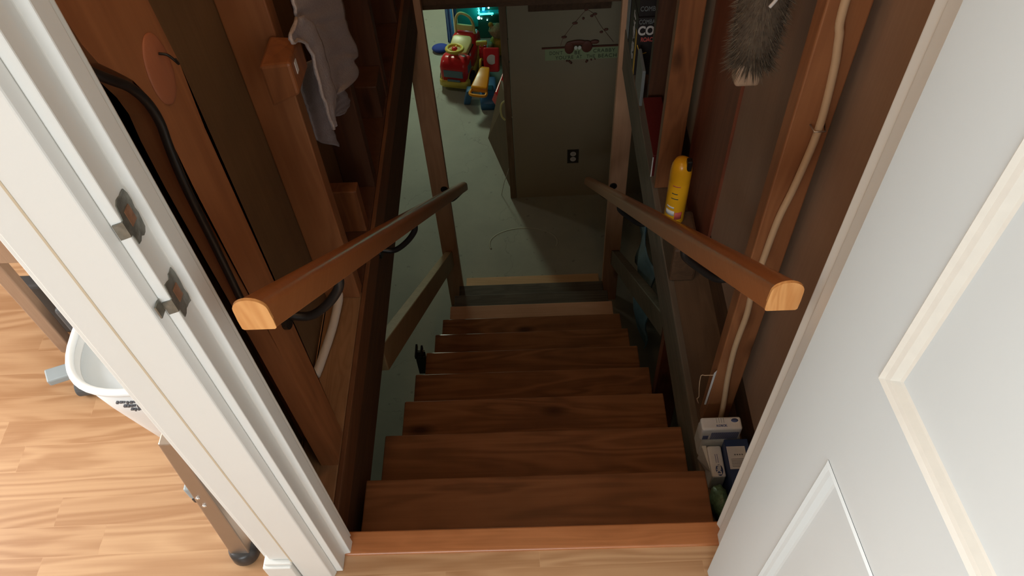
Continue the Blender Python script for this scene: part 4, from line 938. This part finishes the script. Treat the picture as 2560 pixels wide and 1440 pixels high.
# ---- green lit playset
ps = empty('toy_playset', (-0.37, 5.2, -2.25), 'dark green play kitchen glowing with teal lights at the back of the playroom', 'playset')
box('cabinet', -0.53, -0.02, 5.03, 5.40, -2.25, -1.30, M_green, ps, 0.01)
box('counter', -0.352, -0.05, 4.975, 5.03, -2.005, -1.988, M_teal, ps, 0.004)
box('side_panel', -0.53, -0.365, 5.018, 5.03, -2.13, -1.5, M_teal, ps, 0.004)
box('light_strip', -0.345, -0.236, 4.968, 4.975, -1.992, -1.980, M_led, ps, 0.002)
for k in range(6): blob('light_globe', (-0.350, 4.99, -1.990 + 0.026 * k), (0.009, 0.009, 0.012), M_led, ps, sub=2)
blob('light_globe', (-0.353, 4.97, -2.018), (0.012, 0.012, 0.013), M_ledw, ps, sub=2)
blob('light_globe', (-0.452, 5.01, -1.90), (0.023, 0.010, 0.011), M_ledw, ps, sub=2)
hexa('lit_panel', [(-0.325, 5.01, -1.985), (-0.305, 5.01, -1.985), (-0.305, 5.028, -1.985), (-0.325, 5.028, -1.985), (-0.318, 5.01, -1.915), (-0.290, 5.01, -1.915), (-0.290, 5.028, -1.915), (-0.318, 5.028, -1.915)], M_ledb, ps, 0.004)
blob('red_lamp', (-0.300, 5.01, -1.890), (0.020, 0.012, 0.016), plain('lit_red', (0.8, 0.05, 0.08), 0.3, emit=(1, 0.05, 0.1), estr=1.5), ps, sub=2)
blob('yellow_lamp', (-0.324, 5.01, -1.888), (0.011, 0.012, 0.014), plain('lit_yellow', (0.9, 0.5, 0.05), 0.3, emit=(1, 0.6, 0.05), estr=1.5), ps, sub=2)
for (x, z, r_) in ((-0.276, -1.893, 0.008), (-0.268, -1.915, 0.009), (-0.272, -1.965, 0.007), (-0.25, -2.03, 0.005), (-0.335, -2.06, 0.005), (-0.22, -1.90, 0.004), (-0.29, -2.075, 0.004)):
    blob('light_globe', (x, 5.022, z), (r_, r_, r_), M_ledw, ps, sub=2)
point('playset_glow', (-0.42, 4.92, -1.70), 0.6, (0.05, 1.0, 0.75), 0.06)
# playroom lamp fixture and stairwell bulb
lf = empty('ceiling_light', (-0.95, 5.75, -0.36), 'round ceiling lamp over the playroom', 'ceiling light')
lathe('lamp_base', [(0, 0), (0.08, 0), (0.08, -0.03), (0, -0.03)], (-0.95, 5.75, -0.36), M_white, lf)
lb = empty('light_bulb', (-0.05, 0.40, 2.45), 'bare warm bulb on the stairwell ceiling', 'light bulb')
lathe('holder', [(0, 0), (0.05, 0), (0.045, -0.03), (0.02, -0.07), (0, -0.07)], (-0.05, 0.40, 2.45), M_white, lb)

# ============================================================ KITCHEN THINGS LEFT OF THE DOORWAY
# ---- white bin
def ring(cx, cy, rx, ry, ang, p=2.6, n=48):
    out = []
    for k in range(n):
        a = 2 * math.pi * k / n; c, s = math.cos(a), math.sin(a)
        x = rx * math.copysign(abs(c) ** (2 / p), c); y = ry * math.copysign(abs(s) ** (2 / p), s)
        out.append((cx + x * math.cos(ang) - y * math.sin(ang), cy + x * math.sin(ang) + y * math.cos(ang)))
    return out
bn = empty('waste_bin', (-0.77, 0.325, 0), 'white plastic waste bin with a rolled rim standing beyond the door casing', 'waste bin')
BA = math.radians(3)
bm = bmesh.new(); R_ = []
lv = [(0.003, 0.110, 0.085), (0.012, 0.118, 0.095), (0.10, 0.128, 0.112), (0.22, 0.142, 0.134), (0.325, 0.152, 0.148), (0.328, 0.147, 0.143), (0.22, 0.136, 0.128), (0.03, 0.115, 0.09)]
for z, rx, ry in lv: R_.append([bm.verts.new((x, y, z)) for x, y in ring(-0.77, 0.325, rx, ry, BA)])
for A_, B_ in zip(R_, R_[1:]):
    for k in range(48): bm.faces.new((A_[k], A_[(k + 1) % 48], B_[(k + 1) % 48], B_[k]))
bm.faces.new(R_[0]); bm.faces.new(R_[-1])
link('bin_body', bm, M_bin, bn, smooth=True)
bm = bmesh.new(); addtube(bm, [(x, y, 0.330) for x, y in ring(-0.77, 0.325, 0.153, 0.149, BA)], 0.008, 10, close=True); link('rim', bm, M_bin, bn, smooth=True)
bm = bmesh.new(); bm.faces.new([bm.verts.new((x, y, 0.305)) for x, y in ring(-0.77, 0.325, 0.144, 0.140, BA)]); link('liner', bm, M_bininner, bn)
rr_ = random.Random(9); bl = []
for r_i, n in enumerate((9, 8, 5)):
    for k in range(n):
        x = -0.815 + k * 0.0068 + r_i * 0.007; z = 0.290 - r_i * 0.017; h = rr_.uniform(0.002, 0.007); y = 0.180 + (0.290 - z) * 0.11
        bl.append((x, x + rr_.uniform(0.003, 0.006), y - 0.003, y + 0.002, z - h, z))
boxes('printed_marks', bl, M_ink, bn)
# ---- wooden table: leg and apron
tb = empty('side_table', (-1.45, 0.8, 0), 'taupe wooden table with square legs standing left of the waste bin', 'table')
for x, y in ((-1.18, 0.50), (-1.18, 1.05), (-1.75, 0.50), (-1.75, 1.05)): box('leg', x, x + 0.034, y, y + 0.026, 0, 0.37, M_taupe, tb, 0.003)
box('apron', -1.76, -0.98, 0.488, 0.50, 0.36, 0.50, M_taupe, tb, 0.002)
box('table_top', -1.78, -0.97, 0.475, 1.12, 0.50, 0.525, M_taupe, tb, 0.003)
# ---- dark ribbed step
rb_ = empty('step_stool', (-1.05, 0.55, 0), 'charcoal ribbed rubber step behind the table leg', 'step stool')
prism('step_body', [(-1.10, 0.485), (-0.95, 0.485), (-0.95, 0.60), (-1.24, 0.60), (-1.24, 0.56), (-1.10, 0.56)], 0, 0.19, M_darkgrey, rb_, 0.008)
for k in range(7): box('rib', -1.09, -0.955, 0.490 + k * 0.0155, 0.495 + k * 0.0155, 0.189, 0.194, M_greypl, rb_, 0.001)
# ---- rolling cart foot poking out beside bin
cf = empty('cart_foot', (-1.06, 0.40, 0), 'blue grey plastic cart foot with a small dark wheel left of the waste bin', 'cart foot')
hexa('foot_bar', [(-1.155, 0.405, 0.05), (-1.135, 0.37, 0.05), (-0.95, 0.44, 0.05), (-0.96, 0.475, 0.05), (-1.155, 0.405, 0.07), (-1.135, 0.37, 0.07), (-0.95, 0.44, 0.07), (-0.96, 0.475, 0.07)], M_greypl, cf, 0.004)
bm = bmesh.new(); addtube(bm, [(-1.085, 0.385, 0.026), (-1.05, 0.390, 0.026)], 0.026, 20); link('wheel', bm, M_darkgrey, cf, bevel=0.003)
# ---- folded metal step ladder leaning on the wall end beside the casing
sl = empty('folded_ladder', (-0.605, -0.018, 0), 'brushed metal ladder rail with black foot and two bright screws beside the door casing', 'ladder')
for y in (-0.036, 0.33):
    hexa('rail', [(-0.627, y, 0.03), (-0.587, y, 0.03), (-0.587, y + 0.030, 0.03), (-0.627, y + 0.030, 0.03), (-0.583, y, 0.52), (-0.556, y, 0.52), (-0.556, y + 0.030, 0.52), (-0.583, y + 0.030, 0.52)], M_steel, sl, 0.003)
    lathe('foot', [(0, 0), (0.026, 0), (0.030, 0.010), (0.028, 0.036), (0.022, 0.042), (0, 0.042)], (-0.606, y + 0.015, 0), M_darkpl, sl)
for z, x in ((0.20, -0.612), (0.46, -0.588)): box('rung', x, x + 0.024, -0.008, 0.332, z, z + 0.02, M_steel, sl, 0.002)
for z in (0.285, 0.318): blob('screw', (-0.592, -0.037, z), (0.004, 0.003, 0.004), M_chrome, sl, sub=2)
box('hinge_tab', -0.640, -0.606, -0.006, 0.02, 0.245, 0.285, M_greypl, sl, 0.004)
box('hinge_pad', -0.640, -0.606, -0.006, 0.02, 0.225, 0.244, M_darkpl, sl, 0.004)
